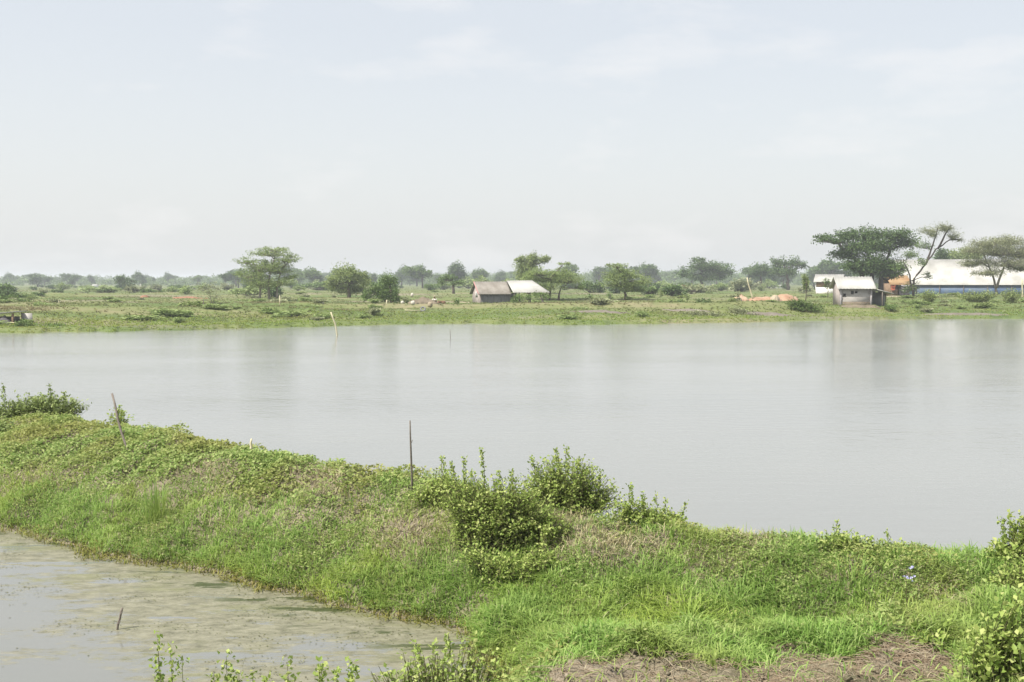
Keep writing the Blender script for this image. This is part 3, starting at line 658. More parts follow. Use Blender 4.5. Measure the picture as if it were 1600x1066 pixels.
def reed(name, label, px, Y, hpx, wpx, n, seed, mat, far=False, w=0.012, cat='reeds'):
    r = np.random.default_rng(seed)
    x = PX(px, Y, 0.1); z = float(far_h(x, Y)) if far else float(near_h(x, Y))
    b = MB(); p = np.stack([r.normal(0, MP(wpx, Y) * 0.35, n), r.normal(0, MP(wpx, Y) * 0.35, n), np.zeros(n) - 0.03], 1)
    q = np.hypot(p[:, 0], p[:, 1]) / (MP(wpx, Y) * 0.35)
    b.blades(p, np.arctan2(p[:, 1], p[:, 0]) + r.normal(0, 0.6, n), MP(hpx, Y) * r.uniform(0.25, 1.15, n) * np.exp(-0.12 * q ** 2), w * r.uniform(0.6, 1.3, n), np.abs(r.normal(0.12 + 0.16 * q, 0.14, n)))
    o = b.build(name, mat); o.location = (x, Y, max(z, -0.02)); return tag(o, label, cat)
reed('reed_clump', 'tall upright reed clump at the edge of the algae pond', 246, 14.3, 88, 32, 210, 401, M_GRASS, w=0.008)
reed('reed_clump', 'pale seeding grass tuft rising left of the dense bottom bush', 615, 7.6, 70, 40, 60, 402, M_DRY, w=0.006, cat='grass tuft')
for k, (lb, px, Y, hp, wp) in enumerate([('large arching grass tussock on the right part of the dike', 1150, 10.3, 60, 80), ('dark arching grass tussock left of the large one at the dike foot', 1080, 10.0, 60, 70),
                                          ('grass tussock above the bare earth near the lilac flowers', 1330, 10.4, 55, 60), ('grass tussock below the broad shrub on the near slope', 760, 11.2, 55, 70), ('grass tussock under the trailing shrub on the right slope', 1010, 10.9, 45, 60)]):
    r = np.random.default_rng(420 + k); n = 170; x = PX(px, Y, 0.5)
    p = np.stack([r.normal(0, MP(wp, Y) * 0.42, n), r.normal(0, MP(wp, Y) * 0.25, n), np.zeros(n)], 1)
    p[:, 2] = near_h(p[:, 0] + x, p[:, 1] + Y) - float(near_h(x, Y)) - 0.01
    b = MB(); b.blades(p, np.arctan2(p[:, 1], p[:, 0]) + r.normal(0, 0.7, n), MP(hp, Y) * r.uniform(0.4, 1.05, n), r.uniform(0.006, 0.011, n), np.abs(r.normal(0.9, 0.4, n)))
    o = b.build('grass_tussock', M_LUSH); o.location = (x, Y, float(near_h(x, Y))); tag(o, lb, 'grass tussock')

# lilac flowers
M_LILAC = leaf_mat('lilac_petal', [(0.42, 0.40, 0.66), (0.55, 0.54, 0.78), (0.66, 0.66, 0.86)], translucent=0.3)
def flower(label, spots, Y, seed):
    r = np.random.default_rng(seed)
    bx = PX(spots[0][0], Y, 0.5); base = np.array([bx, Y, float(near_h(bx, Y))])
    t = thing('flowering_plant', label, 'flower', tuple(base)); st = MB(); fl = MB()
    for (px, py) in spots:
        c = PY(px, py, Y); st.tubes3(base[None], ((base + c) / 2 + r.normal(0, 0.01, 3))[None], c[None], 0.003, 0.002)
        for k in range(4):
            cc = c + r.normal(0, 0.014, 3); a = np.arange(5) * 2 * math.pi / 5 + r.random()
            d = np.stack([np.cos(a), np.sin(a) * 0.6 - 0.4, np.sin(a) * 0.5 + 0.5], 1)
            fl.leaves(np.repeat(cc[None], 5, 0), d, 0.018, 0.015, 0.1)
    st.build('stem', M_STEM, t, origin=base); fl.build('blossom', M_LILAC, t, origin=base)
flower('lilac flower cluster of three blooms high on the right dike slope', [(1416, 903), (1424, 903), (1424, 888)], 9.9, 1)
flower('lilac flowers low at the right above the bare earth', [(1408, 972), (1415, 975)], 8.4, 2)
flower('lilac flowers just under others, nearest the bare earth', [(1410, 996)], 8.3, 3)
flower('single small lilac bloom in bright grass left of the others', [(1190, 985)], 8.6, 4)

# ------------------------------------------------------------------ poles and stakes
def pole(name, label, a, b_, r0, r1, mat, cat='pole', bend=0.0, seg=6, group=None, knots=False):
    a = np.array(a, float); b_ = np.array(b_, float); rr = np.random.default_rng(int(abs(a[0]) * 100) % 997)
    t = np.linspace(0, 1, seg); side = np.array([1.0, 0, 0])
    pts = a + (b_ - a) * t[:, None] + side * (bend * np.sin(t * math.pi))[:, None] + rr.normal(0, r0 * 0.22, (seg, 3)) * (t[:, None] > 0)
    m = MB(); m.tube(pts - a, r0 + (r1 - r0) * t, 6)
    if knots:
        for q in (0.35, 0.7):
            p = a + (b_ - a) * q; m.tube(np.array([p - a, p - a + np.array([0.03, -0.02, 0.05])]), [r1 * 0.7, r1 * 0.4], 4)
    o = m.build(name, mat, smooth=True); o.location = tuple(a); return tag(o, label, cat, group)
pole('stake', 'dark leaning wooden stake on the left crest of the dike', (PX(203, 16.5, 0.7), 16.5, float(near_h(PX(203, 16.5, 0.7), 16.5)) - 0.05), PY(175, 616, 16.9), 0.021, 0.017, M_WOOD, 'stake', bend=-0.03, knots=True)
pole('stake', 'thin straight grey stake on the dike left of the broad shrub', PY(645, 775, 13.1), PY(640, 658, 13.0), 0.017, 0.009, M_WOOD, 'stake', knots=True)
pole('stake', 'short dark stick leaning out of the open algae pond water', PY(181, 992, 10.78) * np.array([1, 1, 0]) + np.array([0, 0, -0.05]), PY(191, 950, 10.8), 0.012, 0.012, M_WOOD, 'stake', knots=True)
pole('stake', 'tiny whitish peg on the crest of the dike', PY(392, 702, 15.2), PY(393, 686, 15.2), 0.022, 0.012, M_BAMBOO, 'stake')
pole('bamboo_pole', 'pale bent bamboo pole standing in the big pond', np.array([PX(527, 70, 0), 70, -0.3]), PY(517, 488, 70), 0.055, 0.045, M_BAMBOO, 'pole', bend=0.09)
pole('bamboo_pole', 'hair thin dark pole standing in the middle of the big pond', np.array([PX(704, 66, 0), 66, -0.3]), PY(703, 514, 66), 0.022, 0.016, M_WOOD)
pole('bamboo_pole', 'long white pole leaning over the orange soil heaps', np.array([PX(1177, 140, 1.2), 140, 1.0]), PY(1167, 434, 140), 0.10, 0.075, M_BAMBOO)
def post(label, px, py1, Y, r=0.05, mat=None, lean=0):
    x = PX(px, Y, 0.9); z = float(far_h(x, Y)); pole('post', label, (x, Y, z - 0.1), PY(px + lean, py1, Y), r, r * 0.85, mat or M_BAMBOO, 'post', seg=3)
post('tall pale post right of the pale feathery tree by the left shrub', 437, 462, 96, 0.05)
post('short brownish post between the tall pale post and the bent bamboo', 457, 473, 105, 0.06)
post('thick white post left of the rubble by the far shore', 604, 469, 110, 0.08)
post('short grey post right of the thick white post', 618, 475, 110, 0.05)
post('thin grey pole above the low lean-to at the left edge', 35, 468, 115, 0.06)
post('thin white pole standing in the fields far left', 92, 470, 110, 0.05)
post('short pale post nearest the shore of two on the far left', 110, 486, 92, 0.06)
post('short stub post right of the nearest pale one on the far left', 103, 486, 98, 0.07, M_WOOD)
post('thin dark sapling stake left of the scrubby bush pile', 318, 468, 97, 0.05, M_WOOD)
post('short white stump left of the scrubby bush pile', 322, 481, 97, 0.08)

# ------------------------------------------------------------------ trees
def crown_mesh(lobes, r, leaf, clumps, per, flat=0.5, shell=0.4, elong=1.0, droop=0.0):
    """lobes: list of (centre, radii); returns leaf MB and clump centres"""
    b = MB(); cc = []
    for c, R in lobes:
        n = max(4, int(clumps * R[0] * R[2] / 1.0))
        k = in_ell(n, r, shell, 0.25) * R + c; cc.append(k)
        rc = 0.21 * min(R[0], R[2] * 1.6) * r.uniform(0.5, 1.35, n)
        off = r.normal(0, 1, (n, per, 3)) * rc[:, None, None] * np.array([1, 1, flat])
        pos = (k[:, None] + off).reshape(-1, 3)
        dv = off.reshape(-1, 3) / (np.repeat(rc, per)[:, None] + 1e-6) * 0.6 + r.normal(0, 0.6, (n * per, 3)) * np.array([1, 1, 0.6]) - np.array([0, 0, droop])
        b.leaves(pos, dv, leaf * r.uniform(0.7, 1.4, n * per) * elong, leaf * r.uniform(0.5, 0.9, n * per) / elong, 0.12, upb=0.5)
    return b, cc
def tree(name, label, px, Y, lobes, trunk, leaf=0.2, clumps=14, per=26, flat=0.5, mat=None, bark=None, seed=0, tr=0.15, cat='tree', group=None, elong=1.0, shell=0.4, twigs=True, base_px=None, droop=0.0, bare=None):
    """lobes (px, py, rx, ry[, dy]) and trunk path [(px, py)...] measured in the photo, at distance Y"""
    r = np.random.default_rng(seed)
    x = PX(base_px or px, Y, 0.95); base = np.array([x, Y, float(far_h(x, Y)) - 0.05])
    t = thing(name, label, cat, tuple(base), 0, group)
    lb = []
    for l in lobes:
        dy = l[4] if len(l) > 4 else r.normal(0, 0.35) * MP(l[2], Y)
        lb.append((PY(l[0] + r.normal(0, 0.12) * l[2], l[1] + r.normal(0, 0.22) * l[3], Y) + np.array([0, dy, 0]), np.array([MP(l[2], Y), MP(l[2], Y) * 0.85, MP(l[3] * 1.1, Y)]) * r.uniform(0.85, 1.1)))
    cr, cc = crown_mesh(lb, r, leaf, clumps, per, min(1.0, flat + 0.1), shell, elong, droop)
    st = MB(); tips = []
    for path in trunk:
        pts = [base + np.array([MP(path[0][0] - (base_px or px), Y), r.normal(0, 0.15), 0])] if path[0][1] > 450 or len(trunk) == 1 else [PY(path[0][0], path[0][1], Y)]
        for (qx, qy) in path[1:]: pts.append(PY(qx, qy, Y) + np.array([0, r.normal(0, 0.25), 0]))
        pts = np.array(pts)
        tt = np.linspace(0, len(pts) - 1, 4 * (len(pts) - 1) + 1)
        pp = np.stack([np.interp(tt, np.arange(len(pts)), pts[:, i]) for i in range(3)], 1); pp[1:-1] += r.normal(0, tr * 0.25, (len(pp) - 2, 3))
        st.tube(pp, np.linspace(tr * 1.15, tr * 0.45, len(pp)), 7); tips.append(pp)
    allp = np.concatenate([p[len(p) // 3:] for p in tips], 0)
    for (c, R), k in zip(lb, cc):                                   # limb to every lobe, twigs to every clump
        j = allp[np.argmin(np.linalg.norm(allp - c, axis=1) + (allp[:, 2] > c[2]) * 2)]
        low = c - np.array([0, 0, R[2] * 0.4])
        mid = (j + low) / 2 + r.normal(0, 0.12, 3) * np.linalg.norm(low - j)
        st.tube(np.array([j, mid, low]), [tr * 0.5, tr * 0.38, tr * 0.25], 5)
        if twigs:
            n = len(k); s0 = np.where((r.random(n) < 0.5)[:, None], low, (low + mid) / 2)
            st.tubes3(s0, (s0 + k) / 2 + r.normal(0, 0.08, (n, 3)) * R, k, tr * 0.16, tr * 0.07)
    st.build('trunk', bark or M_BARK, t, origin=base); cr.build('crown', mat or M_TREE_MD, t, origin=base)
    if bare:                                                        # a second crown of fine, nearly leafless twigs
        l2 = [(PY(a, c, Y), np.array([MP(rx, Y), MP(rx, Y) * 0.8, MP(ry, Y)])) for a, c, rx, ry in bare]
        b2, k2 = crown_mesh(l2, r, leaf * 0.7, 55, 6, 0.7)
        for (c, R), k in zip(l2, k2):
            j = allp[np.argmin(np.linalg.norm(allp - c, axis=1))]; n = len(k); m = (j + c) / 2 + r.normal(0, 0.3, (n, 3)) * R
            b2.tubes3(np.repeat(j[None], n, 0), m, k, 0.035, 0.012)
        b2.build('twig_crown', M_TREE_GY, t, origin=base)['label'] = 'nearly leafless pale twigs'
    return t

tree('acacia_tree', 'pale feathery spreading tree with several trunks on the left of the far bank', 415, 143,
     [(415, 400, 38, 10), (385, 410, 22, 7), (445, 405, 24, 8), (460, 398, 10, 4), (395, 425, 26, 12), (430, 425, 28, 12), (400, 440, 26, 13), (440, 440, 22, 10), (374, 428, 12, 5), (455, 433, 14, 7), (425, 391, 24, 5), (412, 449, 24, 9), (412, 418, 34, 9), (432, 412, 26, 8), (398, 432, 24, 10)],
     [[(405, 470), (408, 440), (402, 415)], [(420, 470), (421, 440), (428, 405)], [(433, 470), (432, 445), (440, 420)]], 0.17, 24, 22, 0.30, M_TREE_LT, M_BARK_PALE, 21, 0.16, elong=1.3)
tree('bushy_tree', 'bright green rounded tree with dark trunk left of the creeper covered one', 545, 165,
     [(545, 432, 20, 12), (525, 443, 15, 11), (565, 430, 12, 10), (545, 447, 24, 10), (570, 442, 12, 10), (520, 438, 9, 6)],
     [[(546, 466), (546, 452), (545, 440)]], 0.24, 26, 30, 0.7, M_TREE_BR, None, 22, 0.28)
tree('creeper_tree', 'dark leaning mass of creeper covered tree beside the rubble', 607, 127,
     [(606, 440, 16, 12), (612, 452, 15, 16), (596, 458, 14, 13), (584, 455, 9, 8), (574, 463, 9, 10), (603, 464, 18, 9), (620, 460, 8, 12)],
     [[(612, 474), (611, 455), (608, 440)], [(600, 474), (597, 460)]], 0.17, 42, 30, 0.9, M_TREE_MD, None, 23, 0.2)
tree('umbrella_tree', 'small hazy umbrella shaped tree left of the tin roofed hut', 708, 215,
     [(700, 436, 16, 6), (715, 441, 13, 5), (690, 441, 10, 6), (708, 432, 8, 4)], [[(709, 461), (708, 447), (706, 438)]], 0.3, 14, 24, 0.4, M_TREE_MD, None, 24, 0.28)
tree('bushy_tree', 'bright round topped tree rising behind the white roofed open shed', 828, 190,
     [(812, 407, 9, 6), (832, 404, 13, 7), (848, 406, 8, 6), (825, 415, 18, 10), (822, 432, 14, 16)], [[(826, 466), (826, 440), (828, 412)]], 0.25, 30, 30, 0.7, M_TREE_BR, None, 25, 0.3)
tree('acacia_tree', 'olive feathery tree spreading behind the right of the tin roofed hut', 862, 145,
     [(850, 424, 26, 8), (878, 428, 24, 9), (835, 435, 24, 11), (865, 440, 34, 12), (892, 441, 22, 9), (850, 450, 26, 9), (880, 413, 12, 3), (905, 446, 12, 6)],
     [[(858, 470), (860, 450), (862, 432)], [(872, 470), (876, 450)]], 0.16, 30, 28, 0.32, M_TREE_LT, None, 26, 0.16, elong=1.3)
tree('acacia_tree', 'olive feathery tree with short dark trunk in the middle of the far bank', 976, 144,
     [(972, 424, 24, 8), (955, 434, 18, 10), (985, 432, 26, 10), (1005, 440, 16, 9), (965, 443, 28, 10), (985, 450, 22, 8), (995, 455, 12, 5), (962, 416, 18, 5)],
     [[(977, 470), (977, 452), (974, 430)]], 0.16, 32, 28, 0.32, M_TREE_LT, M_BARK, 27, 0.18, elong=1.3)
tree('rain_tree', 'broad dark green tree left of the leaning white pole', 1100, 340,
     [(1090, 416, 20, 9), (1112, 418, 24, 9), (1130, 424, 16, 8), (1075, 424, 16, 9), (1095, 430, 26, 8), (1120, 432, 20, 6), (1090, 408, 12, 4)],
     [[(1096, 452), (1097, 440), (1098, 425)]], 0.5, 5, 30, 0.55, M_TREE_DK, None, 28, 0.5)
tree('rain_tree', 'dark round tree, left of a pair behind the orange soil heaps', 1189, 360, [(1185, 420, 15, 8), (1200, 424, 10, 7), (1188, 428, 18, 7)], [[(1189, 450), (1189, 438), (1188, 425)]], 0.5, 5, 30, 0.6, M_TREE_DK, None, 29, 0.45)
tree('rain_tree', 'dark flat topped tree, right of a pair behind the orange soil heaps', 1230, 330, [(1218, 412, 14, 8), (1238, 413, 18, 8), (1225, 424, 22, 8), (1253, 416, 10, 4), (1212, 424, 10, 6)], [[(1231, 452), (1231, 438), (1228, 420)]], 0.5, 5, 30, 0.55, M_TREE_DK, None, 30, 0.5)
tree('rain_tree', 'huge dark spreading tree behind the small grey hut', 1355, 172,
     [(1295, 374, 26, 7), (1325, 366, 28, 9), (1360, 364, 30, 10), (1392, 366, 30, 11), (1415, 378, 24, 12), (1340, 385, 34, 14), (1380, 390, 36, 15), (1318, 398, 22, 9), (1350, 408, 34, 14), (1388, 412, 30, 14), (1325, 416, 18, 7), (1365, 426, 32, 10), (1280, 372, 12, 4), (1395, 430, 20, 8)],
     [[(1362, 462), (1362, 430), (1355, 395)], [(1375, 462), (1378, 425), (1392, 390)], [(1362, 455), (1340, 410), (1310, 380)]], 0.27, 17, 28, 0.6, M_TREE_DK, M_BARK_DK, 31, 0.42)
tree('leaning_tree', 'half bare tree with a forked trunk leaning right before the long white roof', 1428, 166,
     [(1425, 398, 16, 9), (1410, 415, 14, 9), (1440, 412, 10, 7), (1445, 385, 14, 8), (1450, 432, 8, 8), (1425, 450, 13, 12)],
     [[(1427, 462), (1429, 436), (1446, 412), (1462, 390), (1484, 376), (1503, 373)], [(1427, 462), (1423, 430), (1412, 408)], [(1446, 412), (1458, 382), (1464, 356)], [(1466, 388), (1480, 364), (1486, 352)]], 0.2, 20, 18, 0.5, M_TREE_MD, M_BARK_DK, 32, 0.15,
     bare=[(1475, 357, 20, 10), (1455, 366, 13, 9), (1490, 367, 14, 8), (1442, 360, 8, 8), (1500, 376, 8, 5)])
tree('acacia_tree', 'grey green airy tree before the long white roof at the right edge', 1556, 160,
     [(1550, 375, 30, 9), (1580, 378, 26, 9), (1525, 390, 22, 9), (1560, 395, 34, 12), (1595, 395, 24, 14), (1530, 408, 26, 9), (1570, 412, 32, 10), (1515, 415, 14, 5), (1600, 418, 20, 9), (1545, 428, 24, 7), (1625, 400, 24, 18)],
     [[(1557, 462), (1556, 440), (1546, 418), (1535, 395)], [(1557, 450), (1566, 420), (1578, 390)]], 0.15, 34, 26, 0.45, M_TREE_GY, M_BARK_PALE, 34, 0.17, elong=1.3)
tree('bushy_tree', 'yellow green tree top showing above the long white roof', 1500, 260, [(1500, 398, 22, 8), (1485, 404, 16, 8), (1520, 402, 18, 8)], [[(1500, 455), (1500, 430), (1500, 405)]], 0.4, 12, 26, 0.7, M_TREE_BR, None, 35, 0.3)
tree('bushy_tree', 'dark small tree top beside the yellow green one over the white roof', 1471, 255, [(1471, 398, 9, 7), (1474, 404, 12, 6)], [[(1471, 455), (1471, 430), (1471, 405)]], 0.4, 14, 26, 0.7, M_TREE_DK, None, 36, 0.25)
tree('palm_sapling', 'slim upright brush shaped sapling left of the white walled house', 1259, 135, [(1259, 443, 4, 8), (1260, 451, 3.5, 6), (1258, 436, 3, 4)], [[(1259, 470), (1259, 455), (1259, 440)]], 0.2, 60, 22, 1.2, M_TREE_BR, None, 37, 0.06, cat='sapling', elong=1.6)
tree('sapling', 'thin dark sapling standing before the white walled house', 1293, 150, [(1293, 446, 7, 5), (1290, 441, 6, 4)], [[(1293, 468), (1293, 455), (1293, 444)]], 0.2, 40, 14, 0.7, M_TREE_MD, None, 38, 0.06, cat='sapling')
tree('bushy_tree', 'dark hazy tree low in the fields far left', 195, 330, [(192, 440, 12, 5), (203, 446, 10, 5), (186, 435, 9, 3.5), (196, 448, 12, 4), (205, 440, 7, 3)], [[(201, 458), (200, 450), (197, 442)]], 0.45, 10, 26, 0.6, M_TREE_DK, None, 39, 0.35)
tree('bushy_tree', 'tallest hazy grey blue tree on the far left skyline', 57, 520, [(57, 434, 9, 5), (59, 441, 8, 6), (50, 440, 5, 3)], [[(59, 452), (58, 442), (57, 436)]], 0.8, 4, 26, 0.6, M_TREE_DK, None, 40, 0.5)
tree('sapling', 'spindly greenish tree above the scrubby bush pile on the left', 330, 105, [(325, 455, 14, 9), (338, 462, 8, 9), (316, 450, 8, 7), (333, 448, 8, 6)], [[(330, 488), (329, 468), (326, 452)], [(332, 488), (337, 465)]], 0.14, 26, 12, 0.7, M_TREE_GY, M_BARK_PALE, 41, 0.05, cat='sapling')
tree('sapling', 'small leafy tree growing in front of the white roofed open shed', 815, 112, [(811, 465, 9, 6), (826, 464, 7, 4), (806, 471, 6, 4)], [[(812, 480), (813, 470), (811, 462)]], 0.15, 40, 22, 0.8, M_TREE_MD, M_BARK_PALE, 42, 0.07, cat='sapling')
tree('sapling', 'crooked pale trunked small tree under the right end of the white roof', 847, 113, [(842, 461, 11, 5), (853, 464, 8, 5)], [[(849, 480), (847, 470), (844, 460)]], 0.15, 40, 18, 0.7, M_TREE_MD, M_BARK_PALE, 43, 0.10, cat='sapling')
for k, (lb, px, Y, hp, m) in enumerate([('thin young sapling left of the middle olive feathery tree', 953, 128, 18, M_TREE_MD), ('thin sapling between the open shed and the middle olive tree', 922, 122, 16, M_TREE_MD),
                                        ('yellow leaved young plant right of the middle olive tree', 1032, 150, 16, M_TREE_BR), ('slender young tree right of the yellow leaved plant', 1074, 135, 13, M_TREE_LT), ('thin twiggy sapling left of the orange soil heaps', 1152, 118, 22, M_TREE_GY)]):
    yb = HOR + 2.55 * F / Y
    tree('sapling', lb, px, Y, [(px, yb - hp * 0.75, 4.5, hp * 0.32), (px + 2, yb - hp * 0.45, 3.5, hp * 0.2)], [[(px, yb), (px, yb - hp * 0.9)]], 0.16, 50, 12, 0.8, m, M_BARK_PALE, 50 + k, 0.05, cat='sapling')

# shrubs of the far bank that can be told apart
FS = [('dark round shrub by the far shore under the pale feathery tree', 420, 92, [(420, 489, 16, 9)], M_TREE_MD), ('low olive shrub right of the dark round one by the shore', 457, 93, [(456, 493, 13, 6)], M_TREE_LT),
      ('brown green heap of scrub left of the dark round shrub', 362, 93, [(362, 497, 13, 7), (345, 492, 12, 6)], M_TREE_GY), ('tangled scrub around the spindly tree on the left', 338, 97, [(345, 485, 20, 7)], M_TREE_GY),
      ('big dark leafy shrub left of the small grey hut', 1258, 104, [(1250, 478, 22, 11), (1272, 482, 20, 8), (1240, 474, 14, 8)], M_TREE_MD), ('dark shrub clump in straw grass below the broad dark tree', 1098, 118, [(1098, 471, 16, 5)], M_TREE_DK),
      ('small dark shrub left of the dark clump in straw grass', 1064, 118, [(1064, 473, 7, 5)], M_TREE_DK), ('wispy shrub on the bare bank below the orange soil heaps', 1166, 100, [(1165, 492, 24, 8), (1150, 486, 14, 7)], M_TREE_GY),
      ('rounded bright shrub before the blue wall of the long shed', 1451, 122, [(1451, 461, 18, 8)], M_TREE_BR), ('wide bright shrub row in front of the long shed', 1530, 122, [(1515, 462, 24, 8), (1545, 461, 20, 8)], M_TREE_BR),
      ('bright shrub right of the wide one before the long shed', 1580, 122, [(1582, 458, 20, 7)], M_TREE_BR), ('dark low shrub right of the small grey hut', 1392, 106, [(1392, 480, 12, 6)], M_TREE_MD),
      ('grey green shrub arch at the left of the rubble', 634, 118, [(634, 467, 8, 7)], M_TREE_GY), ('small upright bush left of the tin roofed hut', 715, 112, [(714, 474, 5, 7)], M_TREE_MD),
      ('dark green trees crowding the left photo edge, nearest', 12, 112, [(10, 470, 26, 12), (38, 476, 14, 8)], M_TREE_MD), ('dark green bushes further up the left photo edge', 5, 140, [(5, 457, 22, 9), (30, 462, 16, 6)], M_TREE_DK),
      ('weedy shrub on the water edge below the left lean-to', 40, 77, [(38, 508, 18, 8)], M_TREE_MD), ('dark weed mound at the left water edge', 90, 78, [(85, 511, 24, 6)], M_TREE_MD), ('grey scrub bank in the middle near shore', 1110, 98, [(1110, 494, 30, 7), (1085, 490, 18, 6)], M_TREE_GY),
      ('leafy shrub left of the wispy one near the middle shore', 905, 102, [(905, 484, 18, 5)], M_TREE_LT)]
for k, (lb, px, Y, lobes, m) in enumerate(FS):
    shrub('shrub', lb, px, Y, lobes, 0.15 * Y / 110, 1.3, m, 500 + k, far=True, twig=0.012)

# repeats: nondescript weed clumps, hazy bushes, distant trees
def proto_bush(name, label, cat, leaf, n, R, mat, seed, group):
    r = np.random.default_rng(seed); t = thing(name, label, cat, (0, 0, 0), 0, group)
    b = MB(); lobes = [(np.array([r.normal(0, R * 0.45), r.normal(0, R * 0.4), R * r.uniform(0.35, 0.7)]), np.array([R * r.uniform(0.4, 0.7), R * 0.5, R * r.uniform(0.3, 0.55)])) for _ in range(4)]
    b, cc = crown_mesh(lobes, r, leaf, n / (R * R), 22, 0.7)
    st = MB(); k = np.concatenate(cc, 0); st.tubes3(np.zeros_like(k), k * 0.5 + r.normal(0, 0.05, k.shape) * R, k, leaf * 0.12, leaf * 0.05)
    st.build('stem', M_BARK, t); b.build('foliage', mat, t); return t
protos = [proto_bush('weed_clump', 'small weed clump in the rough grass of the far bank', 'weed', 0.13, 40, 0.55, m, 600 + k, 'small weed clumps dotted over the far bank') for k, m in enumerate((M_TREE_BR, M_TREE_LT, M_TREE_GY, M_TREE_LT))]
r_ = np.random.default_rng(611); used = 0
for k in range(270):
    rw = r_.uniform(458, 505); u = r_.uniform(-0.49, 0.49); Y = 2.65 * F / (rw - HOR); s = Y - float(shore_y(u))
    qx = 800 + u * F
    if s < 2.5 or bare(qx, rw) > 0.5 or (600 < qx < 870 and Y < 125) or (1285 < qx < 1400 and Y < 130): continue
    x = u * Y; z = float(far_h(x, Y)); sc_ = r_.uniform(0.5, 1.35)
    if used < 4:
        o = protos[used]; o.location = (x, Y, z); o.scale = (sc_, sc_, sc_ * 0.8)
    else: copy_thing(protos[int(r_.integers(4))], (x, Y, z), r_.uniform(-0.4, 0.4), (sc_ * r_.uniform(0.8, 2.2), sc_, sc_ * r_.uniform(0.5, 0.95)))
    used += 1
print('weeds', used)
protos = [proto_bush('hazy_bush', 'hazy green bush standing in the distant fields below the skyline', 'bush', 0.42, 40, 2.2, m, 640 + k, 'hazy bushes in the distant fields') for k, m in enumerate((M_TREE_MD, M_TREE_LT, M_TREE_DK, M_TREE_GY))]
used = 0
for k in range(210):
    Y = r_.uniform(170, 480); u = r_.uniform(-0.49, 0.49); px = 800 + u * F
    if Y < 260 and (1265 < px < 1600 or 685 < px < 870): continue
    x = u * Y; z = float(far_h(x, Y)); sc_ = r_.uniform(0.5, 1.3) * (0.65 if px < 360 else 1.0)
    if used < 4: o = protos[used]; o.location = (x, Y, z); o.scale = (sc_ * 1.3, sc_, sc_)
    else: copy_thing(protos[int(r_.integers(4))], (x, Y, z), r_.uniform(0, 6.28), (sc_ * r_.uniform(0.9, 2.0), sc_, sc_ * r_.uniform(0.7, 1.15)))
    used += 1
def proto_tree(seed, kind, mat):
    r = np.random.default_rng(seed); t = thing('distant_tree', 'hazy blue green tree in the distant skyline belt', 'tree', (0, 0, 0), 0, 'trees of the distant skyline belt')
    h = 10.0; lobes = []
    for k in range(7):
        a = r.uniform(0, 6.28); d = r.uniform(0.5, 4.6) if kind == 'wide' else r.uniform(0.3, 2.6)
        zc = h * (r.uniform(0.5, 0.86) if kind == 'wide' else r.uniform(0.3, 0.88))
        rr = r.uniform(1.6, 2.8); lobes.append((np.array([math.cos(a) * d, math.sin(a) * d, zc]), np.array([rr, rr * 0.9, rr * (0.68 if kind == 'wide' else 0.8)])))
    b, cc = crown_mesh(lobes, r, 0.75, 4.5, 24, 0.75)
    st = MB(); st.tube(np.array([[0, 0, -0.3], [0.1, 0, h * 0.3], [0.2, 0.1, h * 0.6]]), [0.4, 0.32, 0.22], 6)
    for c, R in lobes: st.tube(np.array([[0.12, 0.03, h * 0.4], (c + np.array([0.1, 0, h * 0.45])) / 2, c]), [0.2, 0.14, 0.08], 4)
    st.build('trunk', M_BARK, t); b.build('crown', mat, t); return t
protos = [proto_tree(700 + k, kd, m) for k, (kd, m) in enumerate([('wide', M_TREE_DK), ('wide', M_TREE_MD), ('round', M_TREE_DK), ('round', M_TREE_MD), ('wide', M_TREE_DK), ('round', M_TREE_DK)])]
used = 0
for k in range(250):
    Y = r_.uniform(520, 1100) if k < 200 else r_.uniform(420, 560); u = r_.uniform(-0.5, 0.5); px = 800 + u * F
    if Y < 560 and px < 330: continue
    x = u * Y; z = 0.9; sc_ = r_.uniform(0.6, 1.0) * (1.0 if px > 420 else 0.85) * (1.15 if px > 820 else 1.0)
    if used < 6: o = protos[used]; o.location = (x, Y, z); o.scale = (sc_,) * 3
    else: copy_thing(protos[int(r_.integers(6))], (x, Y, z), r_.uniform(0, 6.28), (sc_ * r_.uniform(0.9, 1.3), sc_ * r_.uniform(0.9, 1.2), sc_))
    used += 1
def far_woods():
    r = np.random.default_rng(760); b = MB(); n = 1900
    Y = r.uniform(650, 1150, n); u = r.uniform(-0.62, 0.62, n); x = u * Y
    for a, c, uu in zip(x, Y, u):
        k = c / 900 * (0.8 + 0.35 * float(sstep(-0.35, 0.1, uu))); rr = r.uniform(4, 9) * k; zt = r.uniform(2.0, 6.5) * k
        m, _ = crown_mesh([(np.array([a, c, zt]), np.array([rr, rr, max(1.8, zt * 0.6)]))], r, 1.2, 0.55, 14, 0.7)
        b.add(np.concatenate(m.v), None, np.concatenate(m.t))
    tag(b.build('far_woods', M_TREE_MD), 'bluish green woods closing the plain along the horizon', 'woods', kind='stuff')
far_woods()

